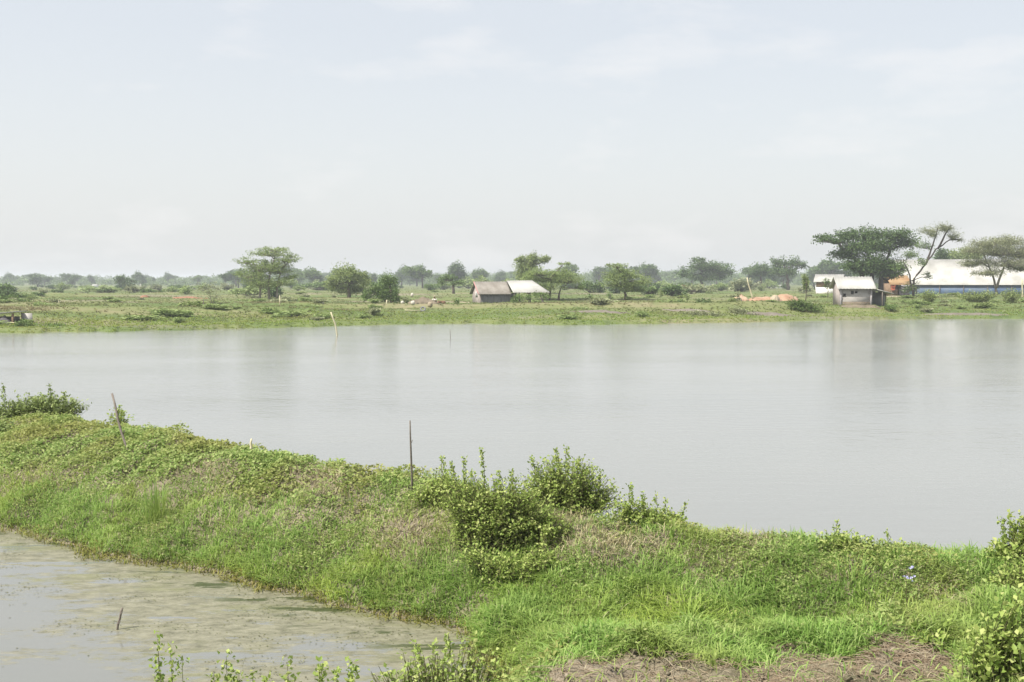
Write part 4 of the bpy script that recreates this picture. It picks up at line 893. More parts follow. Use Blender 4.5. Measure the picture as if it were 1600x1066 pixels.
# ------------------------------------------------------------------ buildings
M_TIN_W = surf_mat('white_tin', [(0.29, 0.285, 0.26), (0.39, 0.385, 0.36), (0.46, 0.455, 0.43)], 0.5, 7, (1, 1, 1), 0.55, 0.3)
M_TIN_B = surf_mat('dusty_tin', [(0.19, 0.17, 0.145), (0.28, 0.26, 0.23)], 1.4, 5, (1, 1, 1), 0.7, 0.2)
M_PLASTER = surf_mat('grey_plaster', [(0.24, 0.22, 0.205), (0.38, 0.36, 0.34), (0.46, 0.44, 0.42)], 1.3, 6, (1, 1, 2.0))
M_PLASTER_P = surf_mat('pinkish_plaster', [(0.28, 0.24, 0.225), (0.38, 0.34, 0.32)], 1.6, 5)
M_BOARD = surf_mat('dark_boards', [(0.15, 0.15, 0.155), (0.22, 0.22, 0.225)], 2.5, 4, (4, 4, 0.3))
M_WHITE = surf_mat('white_wall', [(0.68, 0.68, 0.66), (0.80, 0.80, 0.78)], 1.5)
M_PALEBLUE = surf_mat('pale_blue_paint', [(0.42, 0.62, 0.74), (0.52, 0.70, 0.80)], 1.5)
M_BROWN = surf_mat('brown_boards', [(0.16, 0.11, 0.07), (0.26, 0.18, 0.12)], 2.5)
M_BLUE = surf_mat('blue_tarpaulin', [(0.045, 0.075, 0.13), (0.08, 0.13, 0.22), (0.13, 0.16, 0.18)], 0.35, 5, (1, 1, 1), 0.5, 0.4, bump=0.6, bscale=1.2)
M_ORANGE = surf_mat('orange_tarpaulin', [(0.26, 0.15, 0.07), (0.36, 0.25, 0.14)], 1.0, 5)
M_CLOTH = surf_mat('dark_sheet', [(0.05, 0.045, 0.05), (0.13, 0.12, 0.125)], 0.8, 4)
M_PALECLOTH = surf_mat('pale_sheet', [(0.30, 0.28, 0.29), (0.42, 0.40, 0.40)], 1.2, 4)
M_DARK = surf_mat('dark_opening', [(0.02, 0.02, 0.02), (0.035, 0.03, 0.03)], 2.0)
M_PINK = surf_mat('red_trim', [(0.42, 0.20, 0.20), (0.55, 0.32, 0.30)], 3.0)
M_ORSOIL = surf_mat('orange_soil', [(0.25, 0.14, 0.085), (0.32, 0.205, 0.135), (0.38, 0.28, 0.20)], 0.9, 6, bump=0.6, bscale=3)
M_REDSOIL = surf_mat('red_soil', [(0.22, 0.105, 0.065), (0.32, 0.17, 0.115)], 1.2, 5)
M_SAND = surf_mat('pale_sand', [(0.26, 0.215, 0.15), (0.38, 0.32, 0.235)], 0.8, 6)
M_RUBBLE = surf_mat('rubble_earth', [(0.11, 0.092, 0.065), (0.20, 0.165, 0.12)], 1.2, 6, bump=0.6, bscale=4)
M_MAUVE = surf_mat('bare_mauve_earth', [(0.12, 0.105, 0.085), (0.20, 0.175, 0.15)], 0.7, 6)
M_STONE = surf_mat('pale_stone', [(0.38, 0.35, 0.30), (0.52, 0.49, 0.43)], 3, 5)
M_RED = surf_mat('red_paint', [(0.45, 0.12, 0.07), (0.55, 0.17, 0.10)], 1.5)
M_BRICK = surf_mat('brick', [(0.20, 0.10, 0.07), (0.32, 0.17, 0.12)], 6)

def corr(b, quad, th=0.05, n=24, amp=0.025):
    """corrugated roof sheet over a quad (eave left, eave right, ridge right, ridge left), with thickness"""
    q = np.asarray(quad, float); m = n * 2 + 1
    s = np.linspace(0, 1, m)[:, None]; e = q[0] + (q[1] - q[0]) * s; g = q[3] + (q[2] - q[3]) * s
    z = np.array([0, 0, 1.]) * (amp * np.cos(np.arange(m) * math.pi))[:, None]
    top = np.concatenate([e + z, g + z]); bot = top - np.array([0, 0, th])
    i = np.arange(m - 1)[:, None]
    f = np.concatenate([i + np.array([[0, 1, m + 1, m]]), i + np.array([[2 * m + 1, 2 * m, 3 * m, 3 * m + 1]]), i + np.array([[1, 0, 2 * m, 2 * m + 1]]), i + np.array([[m, m + 1, 3 * m + 1, 3 * m]])])
    f = np.concatenate([f, [[0, m, 3 * m, 2 * m], [2 * m - 1, m - 1, 3 * m - 1, 4 * m - 1]]])
    b.add(np.concatenate([top, bot]), f)
def gable_roof(b, L, Wd, ze, zr, ov=0.25, th=0.05, x0=None, x1=None):
    x0 = -L / 2 - ov if x0 is None else x0; x1 = L / 2 + ov if x1 is None else x1
    y = Wd / 2 + ov; zz = ze - (zr - ze) * ov / (Wd / 2)
    corr(b, [(x0, -y, zz), (x1, -y, zz), (x1, 0, zr), (x0, 0, zr)], th, int((x1 - x0) / 0.3))
    corr(b, [(x1, y, zz), (x0, y, zz), (x0, 0, zr - 0.003), (x1, 0, zr - 0.003)], th, int((x1 - x0) / 0.3))
def gable_wall(b, x, Wd, ze, zr, th=0.1, z0=-0.4):
    v = []
    for xx in (x - th / 2, x + th / 2): v += [(xx, -Wd / 2, z0), (xx, Wd / 2, z0), (xx, Wd / 2, ze - 0.06), (xx, 0, zr - 0.08), (xx, -Wd / 2, ze - 0.06)]
    q = [[0, 1, 6, 5], [1, 2, 7, 6], [2, 3, 8, 7], [3, 4, 9, 8], [4, 0, 5, 9], [0, 4, 2, 1], [5, 6, 7, 9]]
    b.add(v, q, [[4, 3, 2], [9, 7, 8]])
def part(name, mat, parent, fn, smooth=False):
    b = MB(); fn(b); return b.build(name, mat, parent, smooth=smooth)

def tin_hut():          # hut in the middle: grey boarded room under dusty tin, open shed under a white roof
    Y = 117.0; px = 768; x = PX(px, Y, 1.0); z = float(far_h(x, Y)); th = math.radians(18)
    t = thing('hut', 'grey boarded hut with dusty tin roof and open white roofed shed at its right', 'hut', (x, Y, z), th)
    ze, zr = 2.36 - z, 3.45 - z; ze = max(ze, 1.45); zr = max(zr, 2.55); L = 3.3; Wd = 3.0
    w = part('wall', M_BOARD, t, lambda b: (b.box((0, -Wd / 2, ze / 2 - 0.25), (L - 0.16, 0.08, ze + 0.4)), b.box((0, Wd / 2, ze / 2 - 0.25), (L - 0.16, 0.08, ze + 0.4)),
             [b.box((xx, -Wd / 2 - 0.05, ze / 2 - 0.25), (0.05, 0.03, ze + 0.38)) for xx in np.arange(-L / 2 + 0.2, L / 2, 0.42)]))
    g = part('gable_wall', M_PLASTER_P, t, lambda b: gable_wall(b, -L / 2, Wd, ze, zr)); g['label'] = 'whitewashed pinkish gable end of the hut'
    part('end_wall', M_BOARD, t, lambda b: gable_wall(b, L / 2, Wd, ze, zr))
    wn = part('window', M_DARK, t, lambda b: b.box((-L / 2 - 0.06, -0.25, 1.15), (0.04, 0.7, 0.5)))
    part('window_frame', M_WHITE, wn, lambda b: [b.box((-L / 2 - 0.075, -0.25 + dy, 1.15), (0.05, 0.06, 0.6)) for dy in (-0.38, 0, 0.38)])
    r1 = part('roof', M_TIN_B, t, lambda b: gable_roof(b, L, Wd, ze, zr, 0.3, x1=L / 2 + 0.05)); r1['label'] = 'dusty beige tin roof over the boarded room'
    part('verge_board', M_PINK, r1, lambda b: (b.slab([(-L / 2 - 0.36, -Wd / 2 - 0.3, ze - 0.16), (-L / 2 - 0.31, -Wd / 2 - 0.3, ze - 0.16), (-L / 2 - 0.31, 0, zr + 0.05), (-L / 2 - 0.36, 0, zr + 0.05)], 0.16),))
    def wr(b):
        a = L / 2 + 0.07; e = a + 3.6
        corr(b, [(a, -Wd / 2 - 0.75, ze - 0.05), (e + 0.55, -Wd / 2 - 0.75, ze - 0.05), (e - 0.75, 0, zr + 0.13), (a, 0, zr + 0.10)], 0.05, 13)
        corr(b, [(e + 0.3, Wd / 2 + 0.3, ze - 0.05), (a, Wd / 2 + 0.3, ze - 0.05), (a, 0, zr + 0.095), (e - 0.75, 0, zr + 0.125)], 0.05, 13)
    r2 = part('shed_roof', M_TIN_W, t, wr); r2['label'] = 'bright white tin roof over the open shed'
    for xx, yy in ((2.0, -1.8), (3.6, -1.9), (5.2, -1.9), (2.2, 1.4), (4.9, 1.4), (3.6, 1.4)):
        part('post', M_WOOD, t, lambda b: b.tube([(xx, yy, -0.4), (xx, yy, ze - 0.08)], 0.06, 6))
    part('back_wall', M_BOARD, t, lambda b: b.box((2.5, 1.3, 0.55), (1.5, 0.06, 1.5)))
tin_hut()
def grey_hut():
    Y = 110.0; px = 1331; x = PX(px, Y, 0.9); z = float(far_h(x, Y)); th = math.radians(-3)
    t = thing('hut', 'small grey plastered hut with white tin roof standing by the far shore', 'hut', (x, Y, z), th)
    ze, zr = 3.05 - z, 4.0 - z; L, Wd = 3.0, 3.0
    w = part('wall', M_PLASTER, t, lambda b: (b.box((0, -Wd / 2, ze / 2 - 0.25), (L - 0.12, 0.12, ze + 0.42)), b.box((0, Wd / 2, ze / 2 - 0.25), (L - 0.12, 0.12, ze + 0.42)), gable_wall(b, L / 2, Wd, ze, zr)))
    g = part('gable_wall', M_PLASTER_P, t, lambda b: gable_wall(b, -L / 2, Wd, ze, zr)); g['label'] = 'sunlit pinkish gable end'
    part('base_band', M_RUBBLE, w, lambda b: b.box((0.02, -Wd / 2 - 0.07, 0.12), (L - 0.3, 0.03, 0.62)))
    wn = part('window', M_DARK, t, lambda b: (b.box((-0.38, -Wd / 2 - 0.07, 1.35), (0.26, 0.05, 0.3)), b.box((0.0, -Wd / 2 - 0.07, 1.38), (0.24, 0.05, 0.2))))
    part('vent', M_DARK, t, lambda b: b.box((-1.15, -Wd / 2 - 0.07, 1.1), (0.26, 0.05, 0.3)))
    for sx in (1, -1): part('corner_post', M_PALECLOTH, t, lambda b: b.box((sx * (L / 2 - 0.02), -Wd / 2 - 0.03, ze / 2 - 0.25), (0.16, 0.2, ze + 0.40)))
    part('roof', M_TIN_W, t, lambda b: gable_roof(b, L, Wd, ze, zr, 0.4))
    lt = part('lean_to_roof', M_TIN_W, t, lambda b: b.slab([(L / 2 + 0.1, -Wd / 2 - 0.1, ze - 0.2), (L / 2 + 2.2, -Wd / 2 - 0.1, ze - 0.72), (L / 2 + 2.2, Wd / 2 - 0.5, ze - 0.72), (L / 2 + 0.1, Wd / 2 - 0.5, ze - 0.2)], 0.07))
    part('lean_to_post', M_WOOD, t, lambda b: b.tube([(L / 2 + 1.1, -Wd / 2, -0.4), (L / 2 + 1.1, -Wd / 2, ze - 0.5)], 0.06, 6))
    part('lean_to_post', M_WOOD, t, lambda b: b.tube([(L / 2 + 2.1, Wd / 2 - 0.6, -0.4), (L / 2 + 2.1, Wd / 2 - 0.6, ze - 0.76)], 0.06, 6))
    part('lean_to_back', M_BOARD, t, lambda b: b.box((L / 2 + 1.25, Wd / 2 - 0.65, 0.6), (1.5, 0.06, 1.5)))
grey_hut()
def white_house():
    Y = 190.0; px = 1296; x = PX(px, Y, 1.0); z = float(far_h(x, Y)); th = math.radians(-24)
    t = thing('house', 'white and pale blue walled house behind the small grey hut', 'house', (x, Y, z), th)
    L, Wd, ze, zr = 4.2, 3.6, 2.45, 3.55
    part('lower_wall', M_WHITE, t, lambda b: (b.box((-0.55, -Wd / 2, 0.55), (L - 1.3, 0.12, 1.5)), gable_wall(b, -L / 2, Wd, ze, zr), b.box((0, Wd / 2, 1), (L - 0.2, 0.12, 2.7))))
    bw = part('blue_wall', M_PALEBLUE, t, lambda b: (b.box((L / 2 - 0.62, -Wd / 2, 0.85), (1.1, 0.12, 2.1)), ))
    part('gable_end', M_BOARD, t, lambda b: gable_wall(b, L / 2, Wd, ze, zr))
    part('upper_wall', M_BROWN, t, lambda b: b.box((-0.55, -Wd / 2, 1.86), (L - 1.3, 0.11, 1.1)))
    part('roof', M_TIN_W, t, lambda b: gable_roof(b, L, Wd, ze, zr, 0.35))
white_house()
def tarp_shack():
    Y = 182.0; px = 1400; x = PX(px, Y, 1.0); z = float(far_h(x, Y))
    t = thing('shack', 'patched shack with orange tarpaulin roof and sagging dark sheets', 'shack', (x, Y, z), math.radians(6))
    L, Wd, ze, zr = 3.2, 3.0, 2.05, 3.35
    def sag(b, x0, x1, y, z0, z1, n=10, m=8):
        X, Zg = np.meshgrid(np.linspace(x0, x1, n), np.linspace(z0, z1, m)); r = np.random.default_rng(3)
        Yg = y - 0.12 * np.sin(X * 5 + Zg * 2) ** 2 - 0.05 * np.sin(Zg * 9)
        Zz = Zg - 0.15 * np.sin((X - x0) / (x1 - x0) * math.pi) * (1 - (Zg - z0) / (z1 - z0) * 0.3)
        i = np.arange(n * m).reshape(m, n); q = np.stack([i[:-1, :-1], i[:-1, 1:], i[1:, 1:], i[1:, :-1]], -1).reshape(-1, 4)
        v = np.stack([X, Yg, Zz], -1).reshape(-1, 3); k = len(v)
        b.add(np.vstack([v, v + np.array([0, 0.03, 0])]), np.vstack([q, q[:, ::-1] + k]))
    part('wall', M_BROWN, t, lambda b: (b.box((0, Wd / 2, 0.9), (L, 0.08, 2.3)), b.box((-L / 2, 0, 0.9), (0.08, Wd - 0.1, 2.2)), b.box((L / 2, 0, 0.9), (0.08, Wd - 0.1, 2.2)), b.box((-1.0, -Wd / 2, 0.4), (1.1, 0.08, 1.3))))
    part('hanging_sheet', M_CLOTH, t, lambda b: sag(b, -0.2, 1.6, -Wd / 2 - 0.05, 0.2, ze))
    for zz in (0.75, 1.2, 1.6): part('hanging_sheet', M_PALECLOTH, t, lambda b: sag(b, 0.0, 1.5, -Wd / 2 - 0.28, zz, zz + 0.2, 10, 3))
    part('roof', M_ORANGE, t, lambda b: gable_roof(b, L, Wd, ze, zr, 0.3))
    part('post', M_BAMBOO, t, lambda b: b.tube([(1.95, -1.9, -0.3), (2.0, -1.9, 2.9)], 0.06, 6))
    part('red_cloth', M_RED, t, lambda b: sag(b, -1.7, -1.0, -Wd / 2 - 0.2, 1.0, 1.7, 6, 5))
tarp_shack()
def long_shed():
    Y = 192.0; xl = PX(1403, Y, 1.0); xr = PX(1700, Y, 1.0); L = xr - xl; x = (xl + xr) / 2; z = float(far_h(x, Y + 4))
    t = thing('shed', 'long white roofed shed with blue tarpaulin wall at the right', 'shed', (x, Y + 4, z), math.radians(-15.0))
    Wd = 9.0; ze, zr = 3.25 - z, 7.5 - z
    part('roof', M_TIN_W, t, lambda b: gable_roof(b, L, Wd, ze, zr, 0.35))
    part('tarpaulin_wall', M_BLUE, t, lambda b: (b.box((0, -Wd / 2, (ze - 0.2) / 2 - 0.2), (L - 0.2, 0.08, ze + 0.1)), b.box((0, Wd / 2, ze / 2 - 0.25), (L - 0.2, 0.08, ze + 0.1)), gable_wall(b, -L / 2, Wd, ze, zr), gable_wall(b, L / 2, Wd, ze, zr)))
    r = np.random.default_rng(8)
    for k in range(9):
        xx = -L / 2 + 1.0 + k * (L - 2) / 8
        part('post', M_WOOD, t, lambda b: b.tube([(xx, -Wd / 2 - 0.14, -0.3), (xx, -Wd / 2 - 0.14, ze - 0.25)], 0.07, 5))
long_shed()
pole('post', 'white post at the right photo edge before the long shed', (PX(1598, 150, 1), 150, 0.8), PY(1597, 437, 150), 0.1, 0.09, M_BAMBOO, 'post')
def left_lean_to():
    Y = 80.0; xr = PX(27, Y, 0.6); z = float(far_h(xr, Y))
    t = thing('lean_to', 'low lean-to shelter with slanting pale roof at the left edge', 'shelter', (xr, Y, z))
    zt = PY(28, 486, Y)[2] - z; zl = PY(-40, 494, Y)[2] - z
    part('roof', M_TIN_W, t, lambda b: b.slab([(-3.6, -0.9, zl), (0.3, -0.9, zt), (0.3, 1.0, zt), (-3.6, 1.0, zl)], 0.06))
    part('post', M_BROWN, t, lambda b: b.box((0.0, -0.7, (zt - 0.4) / 2 - 0.05), (0.13, 0.13, zt + 0.20)))
    part('post', M_WOOD, t, lambda b: b.box((0.0, 0.8, (zt - 0.4) / 2 - 0.05), (0.1, 0.1, zt + 0.20)))
    part('post', M_WOOD, t, lambda b: b.box((-3.4, -0.7, (zl - 0.3) / 2 - 0.05), (0.1, 0.1, zl + 0.15)))
    part('screen_wall', M_PLASTER, t, lambda b: b.box((0.55, 0.4, 0.2), (0.75, 0.08, 0.95)))
    part('back_wall', M_BOARD, t, lambda b: b.box((-1.8, 0.85, (zl) / 2 - 0.1), (3.2, 0.06, zl + 0.1)))
    o = part('plank', M_BAMBOO, None, lambda b: b.box((0, 0, 0), (0.95, 0.12, 0.05), rot=np.array(Matrix.Rotation(0.08, 3, 'Y'))))
    o.location = (xr + 0.5, Y - 1.2, z + 0.02); tag(o, 'pale plank lying beside the low lean-to post', 'plank')
    n, m = 20, 12; U_, V_ = np.meshgrid(np.linspace(-1, 1, n), np.linspace(-1, 1, m)); rad = np.sqrt(U_ ** 2 + V_ ** 2)
    Z = 0.55 * np.clip(1 - rad, 0, None) ** 0.6 * (0.5 + fbm(U_ * 4, V_ * 4, 77, 3)) - 0.03
    o = grid_mesh('net_heap', U_ * 0.55, V_ * 0.35, Z, M_CLOTH); o.location = (xr - 0.7, Y - 0.6, z); tag(o, 'heap of dark netting under the low lean-to', 'net')
left_lean_to()
# small far white houses among the trees
for k, (lb, px, Y, wpx, hpx) in enumerate([('tiny white house under trees on the far left skyline', 149, 470, 6, 5), ('tiny white house right of the dark field tree far left', 223, 480, 6, 5), ('tiny white house beside the pale feathery tree', 352, 520, 9, 5), ('tiny white roofed house seen behind the paired dark trees', 1212, 420, 20, 5)]):
    x = PX(px, Y, 1.0); z = 0.9; w = MP(wpx, Y); h = MP(hpx, Y)
    t = thing('house', lb, 'house', (x, Y, z), 0.1)
    part('wall', M_WHITE, t, lambda b: (b.box((0, -1.5, h * 0.35 - 0.1), (w, 0.15, h * 0.7 + 0.2)), b.box((0, 1.5, h * 0.35 - 0.1), (w, 0.15, h * 0.7 + 0.2)), gable_wall(b, -w / 2, 3.0, h * 0.7, h), gable_wall(b, w / 2, 3.0, h * 0.7, h)))
    part('roof', M_TIN_W, t, lambda b: gable_roof(b, w, 3.0, h * 0.7, h, 0.2))

# ------------------------------------------------------------------ heaps, rubble and small things on the far bank
def heap(name, label, cat, px, Y, w, h, mat, seed, d=None, lump=0.35):
    r = np.random.default_rng(seed); x = PX(px, Y, 0.9); z = float(far_h(x, Y)); W_, Hh = MP(w, Y), MP(h, Y); D = d or W_ * 0.35
    n, m = 44, 22; U_, V_ = np.meshgrid(np.linspace(-1, 1, n), np.linspace(-1, 1, m))
    rad = np.sqrt(U_ ** 2 + V_ ** 2) * (0.8 + 0.75 * fbm(U_ * 2.2 + seed * 3, V_ * 2.2, seed + 5, 3)); prof = np.clip(1 - rad, 0, None) ** 0.55
    nz_ = fbm(U_ * 3 + seed, V_ * 2.5, seed, 4)
    Z = Hh * prof * (1 - lump + 2 * lump * nz_) - 0.12 * (rad > 0.97)
    gx = x + U_ * W_ / 2; gy = Y + V_ * D
    Z = Z + (far_h(gx, gy) - z)
    o = grid_mesh(name, U_ * W_ / 2, V_ * D, Z - 0.02, mat); o.location = (x, Y, z); return tag(o, label, cat)
heap('soil_heap', 'orange soil heap right of the leaning white pole, long and low', 'soil heap', 1192, 141, 66, 10, M_ORSOIL, 3, 2.2)
heap('soil_heap', 'orange soil heap left of the leaning white pole', 'soil heap', 1157, 137, 34, 10, M_ORSOIL, 4, 1.8)
heap('soil_heap', 'orange and white soil heap at the right end of the row', 'soil heap', 1226, 143, 50, 9, M_ORSOIL, 5, 2.2)
heap('sand_heap', 'small white sand heap on the right orange soil', 'sand heap', 1211, 139.5, 20, 12, M_SAND, 6, 0.9)
heap('sand_heap', 'white sand patch topping the left orange soil heap', 'sand heap', 1155, 135.2, 10, 11, M_SAND, 7, 0.6)
heap('soil_bank', 'red bare soil bank in the fields left of the spindly tree', 'soil bank', 293, 148, 60, 4, M_REDSOIL, 8, 2.0)
heap('soil_bank', 'small red soil mound left of the red bare bank', 'soil bank', 226, 150, 16, 4, M_REDSOIL, 9, 1.5)
heap('soil_bank', 'mauve bare earth bank near the shore below the orange heaps', 'soil bank', 1195, 100, 110, 5, M_MAUVE, 10, 0.9, 0.6)
heap('soil_bank', 'mauve bare earth bank left of the wispy shore shrub', 'soil bank', 1075, 101, 90, 4, M_MAUVE, 11, 0.9, 0.6)
heap('soil_bank', 'grey bare earth bank right of the small grey hut', 'soil bank', 1510, 104, 150, 4, M_MAUVE, 12, 0.9, 0.6)
heap('soil_bank', 'pinkish worn earth around the foot of the small grey hut', 'soil bank', 1345, 107.3, 90, 2.5, M_RUBBLE, 13, 1.2, 0.4)
heap('soil_bank', 'pale grey dry earth bank in the middle near shore', 'soil bank', 940, 98, 110, 3, M_MAUVE, 14, 0.9, 0.6)
heap('rubble_heap', 'brown rubble heap between the thick white post and the hut', 'rubble heap', 662, 106, 64, 10, M_RUBBLE, 15, 1.6, 0.6)
heap('sand_track', 'pale sandy track running up to the tin roofed hut', 'sandy track', 710, 124, 110, 3, M_SAND, 16, 2.6, 0.15)
heap('sand_track', 'pale trampled sand in front of the patched shack', 'sandy track', 1395, 150, 70, 2, M_SAND, 17, 3.0, 0.15)
heap('sand_track', 'pale sandy clearing right of the open white roofed shed', 'sandy track', 885, 119, 60, 2.5, M_SAND, 18, 2.0, 0.15)
def rock(name, label, cat, px, Y, w, h, mat, seed, dz=0.0):
    r = np.random.default_rng(seed); x = PX(px, Y, 0.9); z = float(far_h(x, Y)) + dz; n, m = 12, 8
    th, ph = np.meshgrid(np.linspace(0, 2 * math.pi, n, endpoint=False), np.linspace(0.02, math.pi - 0.02, m))
    rad = 1 + (fbm(th * 1.3 + seed, ph * 1.7, seed, 3) - 0.5) * 0.6
    v = np.stack([np.cos(th) * np.sin(ph) * rad * MP(w, Y) / 2, np.sin(th) * np.sin(ph) * rad * MP(w, Y) / 2, np.cos(ph) * rad * MP(h, Y) / 2 + MP(h, Y) * 0.42], -1)
    i = np.arange(n * m).reshape(m, n); j = np.roll(i, -1, 1)
    b = MB(); b.add(v.reshape(-1, 3), np.stack([i[:-1], i[1:], j[1:], j[:-1]], -1).reshape(-1, 4))
    o = b.build(name, mat, smooth=True); o.location = (x, Y, z); return tag(o, label, cat)
rock('boulder', 'pale boulder at the left end of the rubble', 'boulder', 629, 112, 6, 7, M_STONE, 21)
rock('boulder', 'pale boulder on the middle of the rubble', 'boulder', 645, 102.5, 7, 7, M_STONE, 22, 0.35)
rock('boulder', 'upper small pale boulder on the rubble', 'boulder', 644, 104.5, 5, 6, M_STONE, 23, 0.75)
rock('sack', 'cream coloured sack leaning on the right of the rubble', 'sack', 672, 101.5, 8, 9, M_SAND, 24, 0.2)
rock('sack', 'white sack lying in grass right of the bent bamboo pole', 'sack', 505, 112, 6, 5, M_WHITE, 25)
rock('sack', 'white sack in the fields far left', 'sack', 187, 108, 9, 3.5, M_WHITE, 26)
def tyre():
    Y = 99.5; x = PX(661, Y, 0.7); z = float(far_h(x, Y)); b = MB(); a = np.linspace(0, 2 * math.pi, 21)
    b.tube(np.stack([np.cos(a) * 0.2, np.sin(a) * 0.12, np.sin(a) * 0.17 + 0.2], 1), 0.07, 7, False)
    o = b.build('tyre', M_BOARD, smooth=True); o.location = (x, Y, z); tag(o, 'grey ring shaped tyre at the foot of the rubble', 'tyre')
    b = MB(); b.box((0, 0, 0), (1.5, 0.2, 0.06), rot=np.array(Matrix.Rotation(0.05, 3, 'Y'))); xx = PX(645, 99, .6)
    o = b.build('plank', M_BAMBOO); o.location = (xx, 99, float(far_h(xx, 99)) + 0.12); tag(o, 'pale plank lying in front of the rubble', 'plank')
    t_x = PX(690, 112, 0.9); zz = float(far_h(t_x, 112)); b = MB(); r = np.random.default_rng(9)
    for k in range(46):
        lv = k // 16; b.box((r.uniform(-0.5, 0.5) * (1 - lv * 0.2), r.uniform(-0.25, 0.25), 0.06 + lv * 0.11), (0.22, 0.11, 0.09), rot=np.array(Matrix.Rotation(r.uniform(0, 3), 3, 'Z')))
    o = b.build('brick_pile', M_BRICK); o.location = (t_x, 112, zz + 0.15); tag(o, 'dark red pile of bricks at the end of the sandy track', 'brick pile')
    Y = 300; x = PX(1067, Y, 1); z = float(far_h(x, Y)); t = thing('water_tank', 'small red tank standing in the field under the broad dark tree', 'tank', (x, Y, z))
    a = np.linspace(0, 2 * math.pi, 17)[:-1]
    part('tank_body', M_RED, t, lambda b: b.tube([(0, 0, 0.0), (0, 0, 0.1), (0, 0, 1.25), (0, 0, 1.4)], [0.72, 0.78, 0.78, 0.62], 14))
    part('lid', M_BROWN, t, lambda b: b.tube([(0, 0, 1.4), (0, 0, 1.52)], [0.3, 0.26], 10))
tyre()
def scrap():
    r = np.random.default_rng(12); Y = 14.6; x = PX(183, Y, 0.05)
    t = thing('plastic_scrap', 'crumpled white plastic scrap caught on a twig at the pond edge', 'litter', (x, Y, 0.0))
    U_, V_ = np.meshgrid(np.linspace(-1, 1, 12), np.linspace(-1, 1, 7)); Z = 0.13 + 0.03 * fbm(U_ * 3, V_ * 3, 5) - 0.05 * U_ ** 2 * (U_ > 0)
    i = np.arange(84).reshape(7, 12); q = np.stack([i[:-1, :-1], i[:-1, 1:], i[1:, 1:], i[1:, :-1]], -1).reshape(-1, 4)
    v = np.stack([U_ * 0.075 * (1 - 0.5 * V_ ** 2), V_ * 0.05, Z], -1).reshape(-1, 3)
    part('sheet', M_WHITE, t, lambda b: b.add(np.vstack([v, v - np.array([0, 0, 0.012])]), np.vstack([q, q[:, ::-1] + 84])))
    part('twig', M_WOOD, t, lambda b: (b.tube([(-0.05, 0, -0.1), (-0.03, 0, 0.14)], 0.006, 5), b.tube([(0.05, 0.01, -0.1), (0.03, 0, 0.13)], 0.005, 5), b.tube([(0.02, 0, 0.03), (0.14, 0.02, 0.08)], [0.005, 0.003], 5)))
scrap()

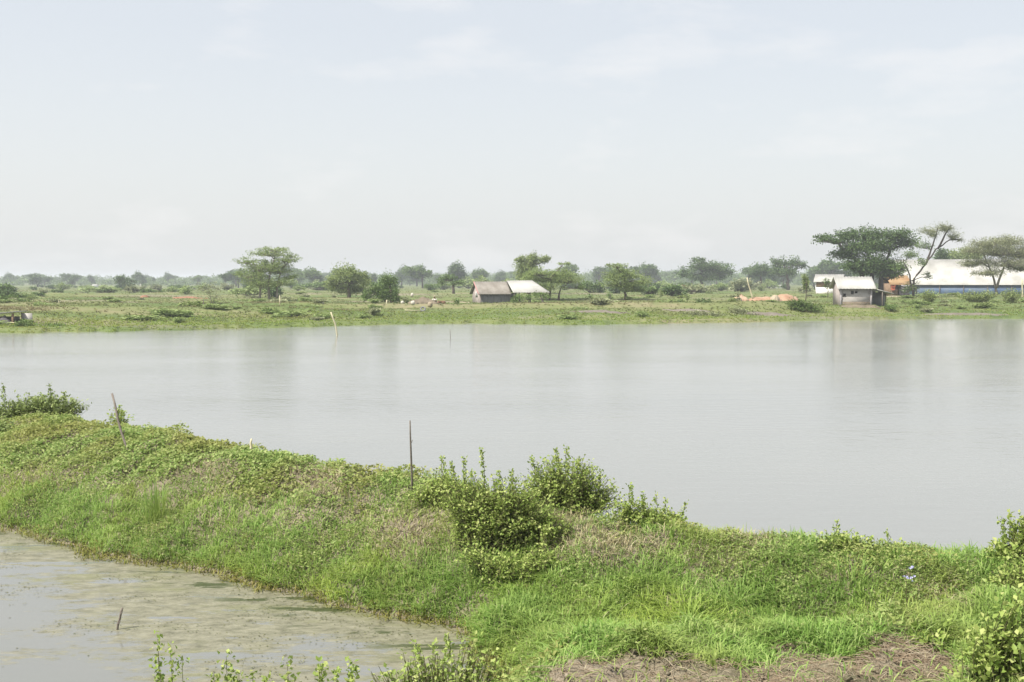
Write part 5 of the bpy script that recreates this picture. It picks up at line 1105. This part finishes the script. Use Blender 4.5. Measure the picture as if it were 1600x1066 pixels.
# ------------------------------------------------------------------ person crouching on the sandy track
def person():
    Y = 121.0; x = PX(680, Y, 1.0); z = float(far_h(x, Y)) + 0.05
    t = thing('person', 'person in a pale shirt and dark trousers crouching on the sandy track', 'person', (x, Y, z), math.radians(-25))
    M_SKIN = surf_mat('skin', [(0.22, 0.13, 0.085), (0.28, 0.17, 0.11)], 8)
    M_SHIRT = surf_mat('pale_shirt', [(0.55, 0.54, 0.48), (0.65, 0.64, 0.58)], 5)
    M_TROUS = surf_mat('dark_trousers', [(0.035, 0.035, 0.04), (0.06, 0.06, 0.065)], 5)
    def skin_obj(name, verts, edges, radii, mat, root=0, parent=None):
        me = bpy.data.meshes.new(name); me.from_pydata(verts, edges, []); me.materials.append(mat)
        o = bpy.data.objects.new(name, me); COL.objects.link(o); o.parent = parent
        sk = o.modifiers.new('skin', 'SKIN'); sk.use_smooth_shade = True
        for k, rr in enumerate(radii): me.skin_vertices[0].data[k].radius = rr if isinstance(rr, tuple) else (rr, rr)
        me.skin_vertices[0].data[root].use_root = True
        ss = o.modifiers.new('smooth', 'SUBSURF'); ss.levels = 1; ss.render_levels = 1
        return o
    # squatting body: pelvis, spine, neck, head; thighs forward, shins back to the heels, arms reaching down
    V = [(0, 0.05, 0.26), (0, 0, 0.42), (0, -0.08, 0.60), (0, -0.12, 0.70), (0, -0.14, 0.77), (0, -0.17, 0.88)]; R = [(0.14, 0.12), (0.13, 0.10), (0.16, 0.10), 0.06, (0.085, 0.1), (0.085, 0.1)]
    E = [(0, 1), (1, 2), (2, 3), (3, 4), (4, 5)]
    for s in (-1, 1):
        i = len(V); V += [(s * 0.09, 0.03, 0.25), (s * 0.17, -0.30, 0.44), (s * 0.15, -0.08, 0.10), (s * 0.15, -0.12, 0.03), (s * 0.16, -0.24, 0.025)]; R += [0.085, 0.06, 0.045, 0.04, 0.035]
        E += [(0, i), (i, i + 1), (i + 1, i + 2), (i + 2, i + 3), (i + 3, i + 4)]
        i = len(V); V += [(s * 0.19, -0.09, 0.60), (s * 0.25, -0.28, 0.47), (s * 0.14, -0.48, 0.36), (s * 0.12, -0.55, 0.33)]; R += [0.055, 0.042, 0.03, 0.032]
        E += [(2, i), (i, i + 1), (i + 1, i + 2), (i + 2, i + 3)]
        h0 = len(V) - 1
        for k, (dx, ln) in enumerate(((-0.03, 0.075), (-0.01, 0.085), (0.01, 0.08), (0.028, 0.06))):
            j = len(V); V += [(s * 0.12 + dx, -0.585, 0.325), (s * 0.12 + dx * 1.1, -0.55 - ln, 0.285)]; R += [0.009, 0.008]; E += [(h0, j), (j, j + 1)]
        j = len(V); V += [(s * 0.075, -0.57, 0.335)]; R += [0.01]; E += [(h0, j)]
    body = skin_obj('body', V, E, R, M_SKIN, 0, t)
    b = MB(); b.tube([(0, -0.155, 0.885), (0, -0.155, 0.93), (0, -0.15, 0.99)], [0.19, 0.10, 0.07], 14); b.build('hat', M_SAND, t, smooth=True)
    b = MB(); b.tube([(0, 0.06, 0.30), (0, 0.02, 0.42), (0, -0.06, 0.57), (0, -0.11, 0.665)], [0.165, 0.16, 0.175, 0.09], 14)
    for s in (-1, 1): b.tube([(s * 0.13, -0.08, 0.61), (s * 0.21, -0.13, 0.57), (s * 0.245, -0.25, 0.49)], [0.075, 0.07, 0.062], 10)
    b.build('shirt', M_SHIRT, t, smooth=True)
    b = MB(); b.tube([(0, 0.08, 0.17), (0, 0.06, 0.25), (0, 0.05, 0.34)], [0.12, 0.17, 0.165], 14)
    for s in (-1, 1): b.tube([(s * 0.08, 0.03, 0.26), (s * 0.14, -0.17, 0.37), (s * 0.17, -0.31, 0.45), (s * 0.16, -0.22, 0.28), (s * 0.15, -0.10, 0.10)], [0.11, 0.10, 0.085, 0.075, 0.065], 10)
    b.build('trousers', M_TROUS, t, smooth=True)
person()

# ------------------------------------------------------------------ haze: one closed box of air round the camera and everything built
def haze():
    m, nt, o = new_mat('haze_air')
    v = nt.nodes.new('ShaderNodeVolumePrincipled'); v.inputs['Color'].default_value = (0.90, 0.95, 1.0, 1)
    v.inputs['Density'].default_value = HAZE_DENSITY; v.inputs['Anisotropy'].default_value = 0.15
    nt.links.new(v.outputs[0], o.inputs['Volume'])
    b = MB(); b.box((0, 2400, 9.25), (16000, 13000, 23.0))
    hz = b.build('haze', m); tag(hz, kind='stuff'); return hz
haze()
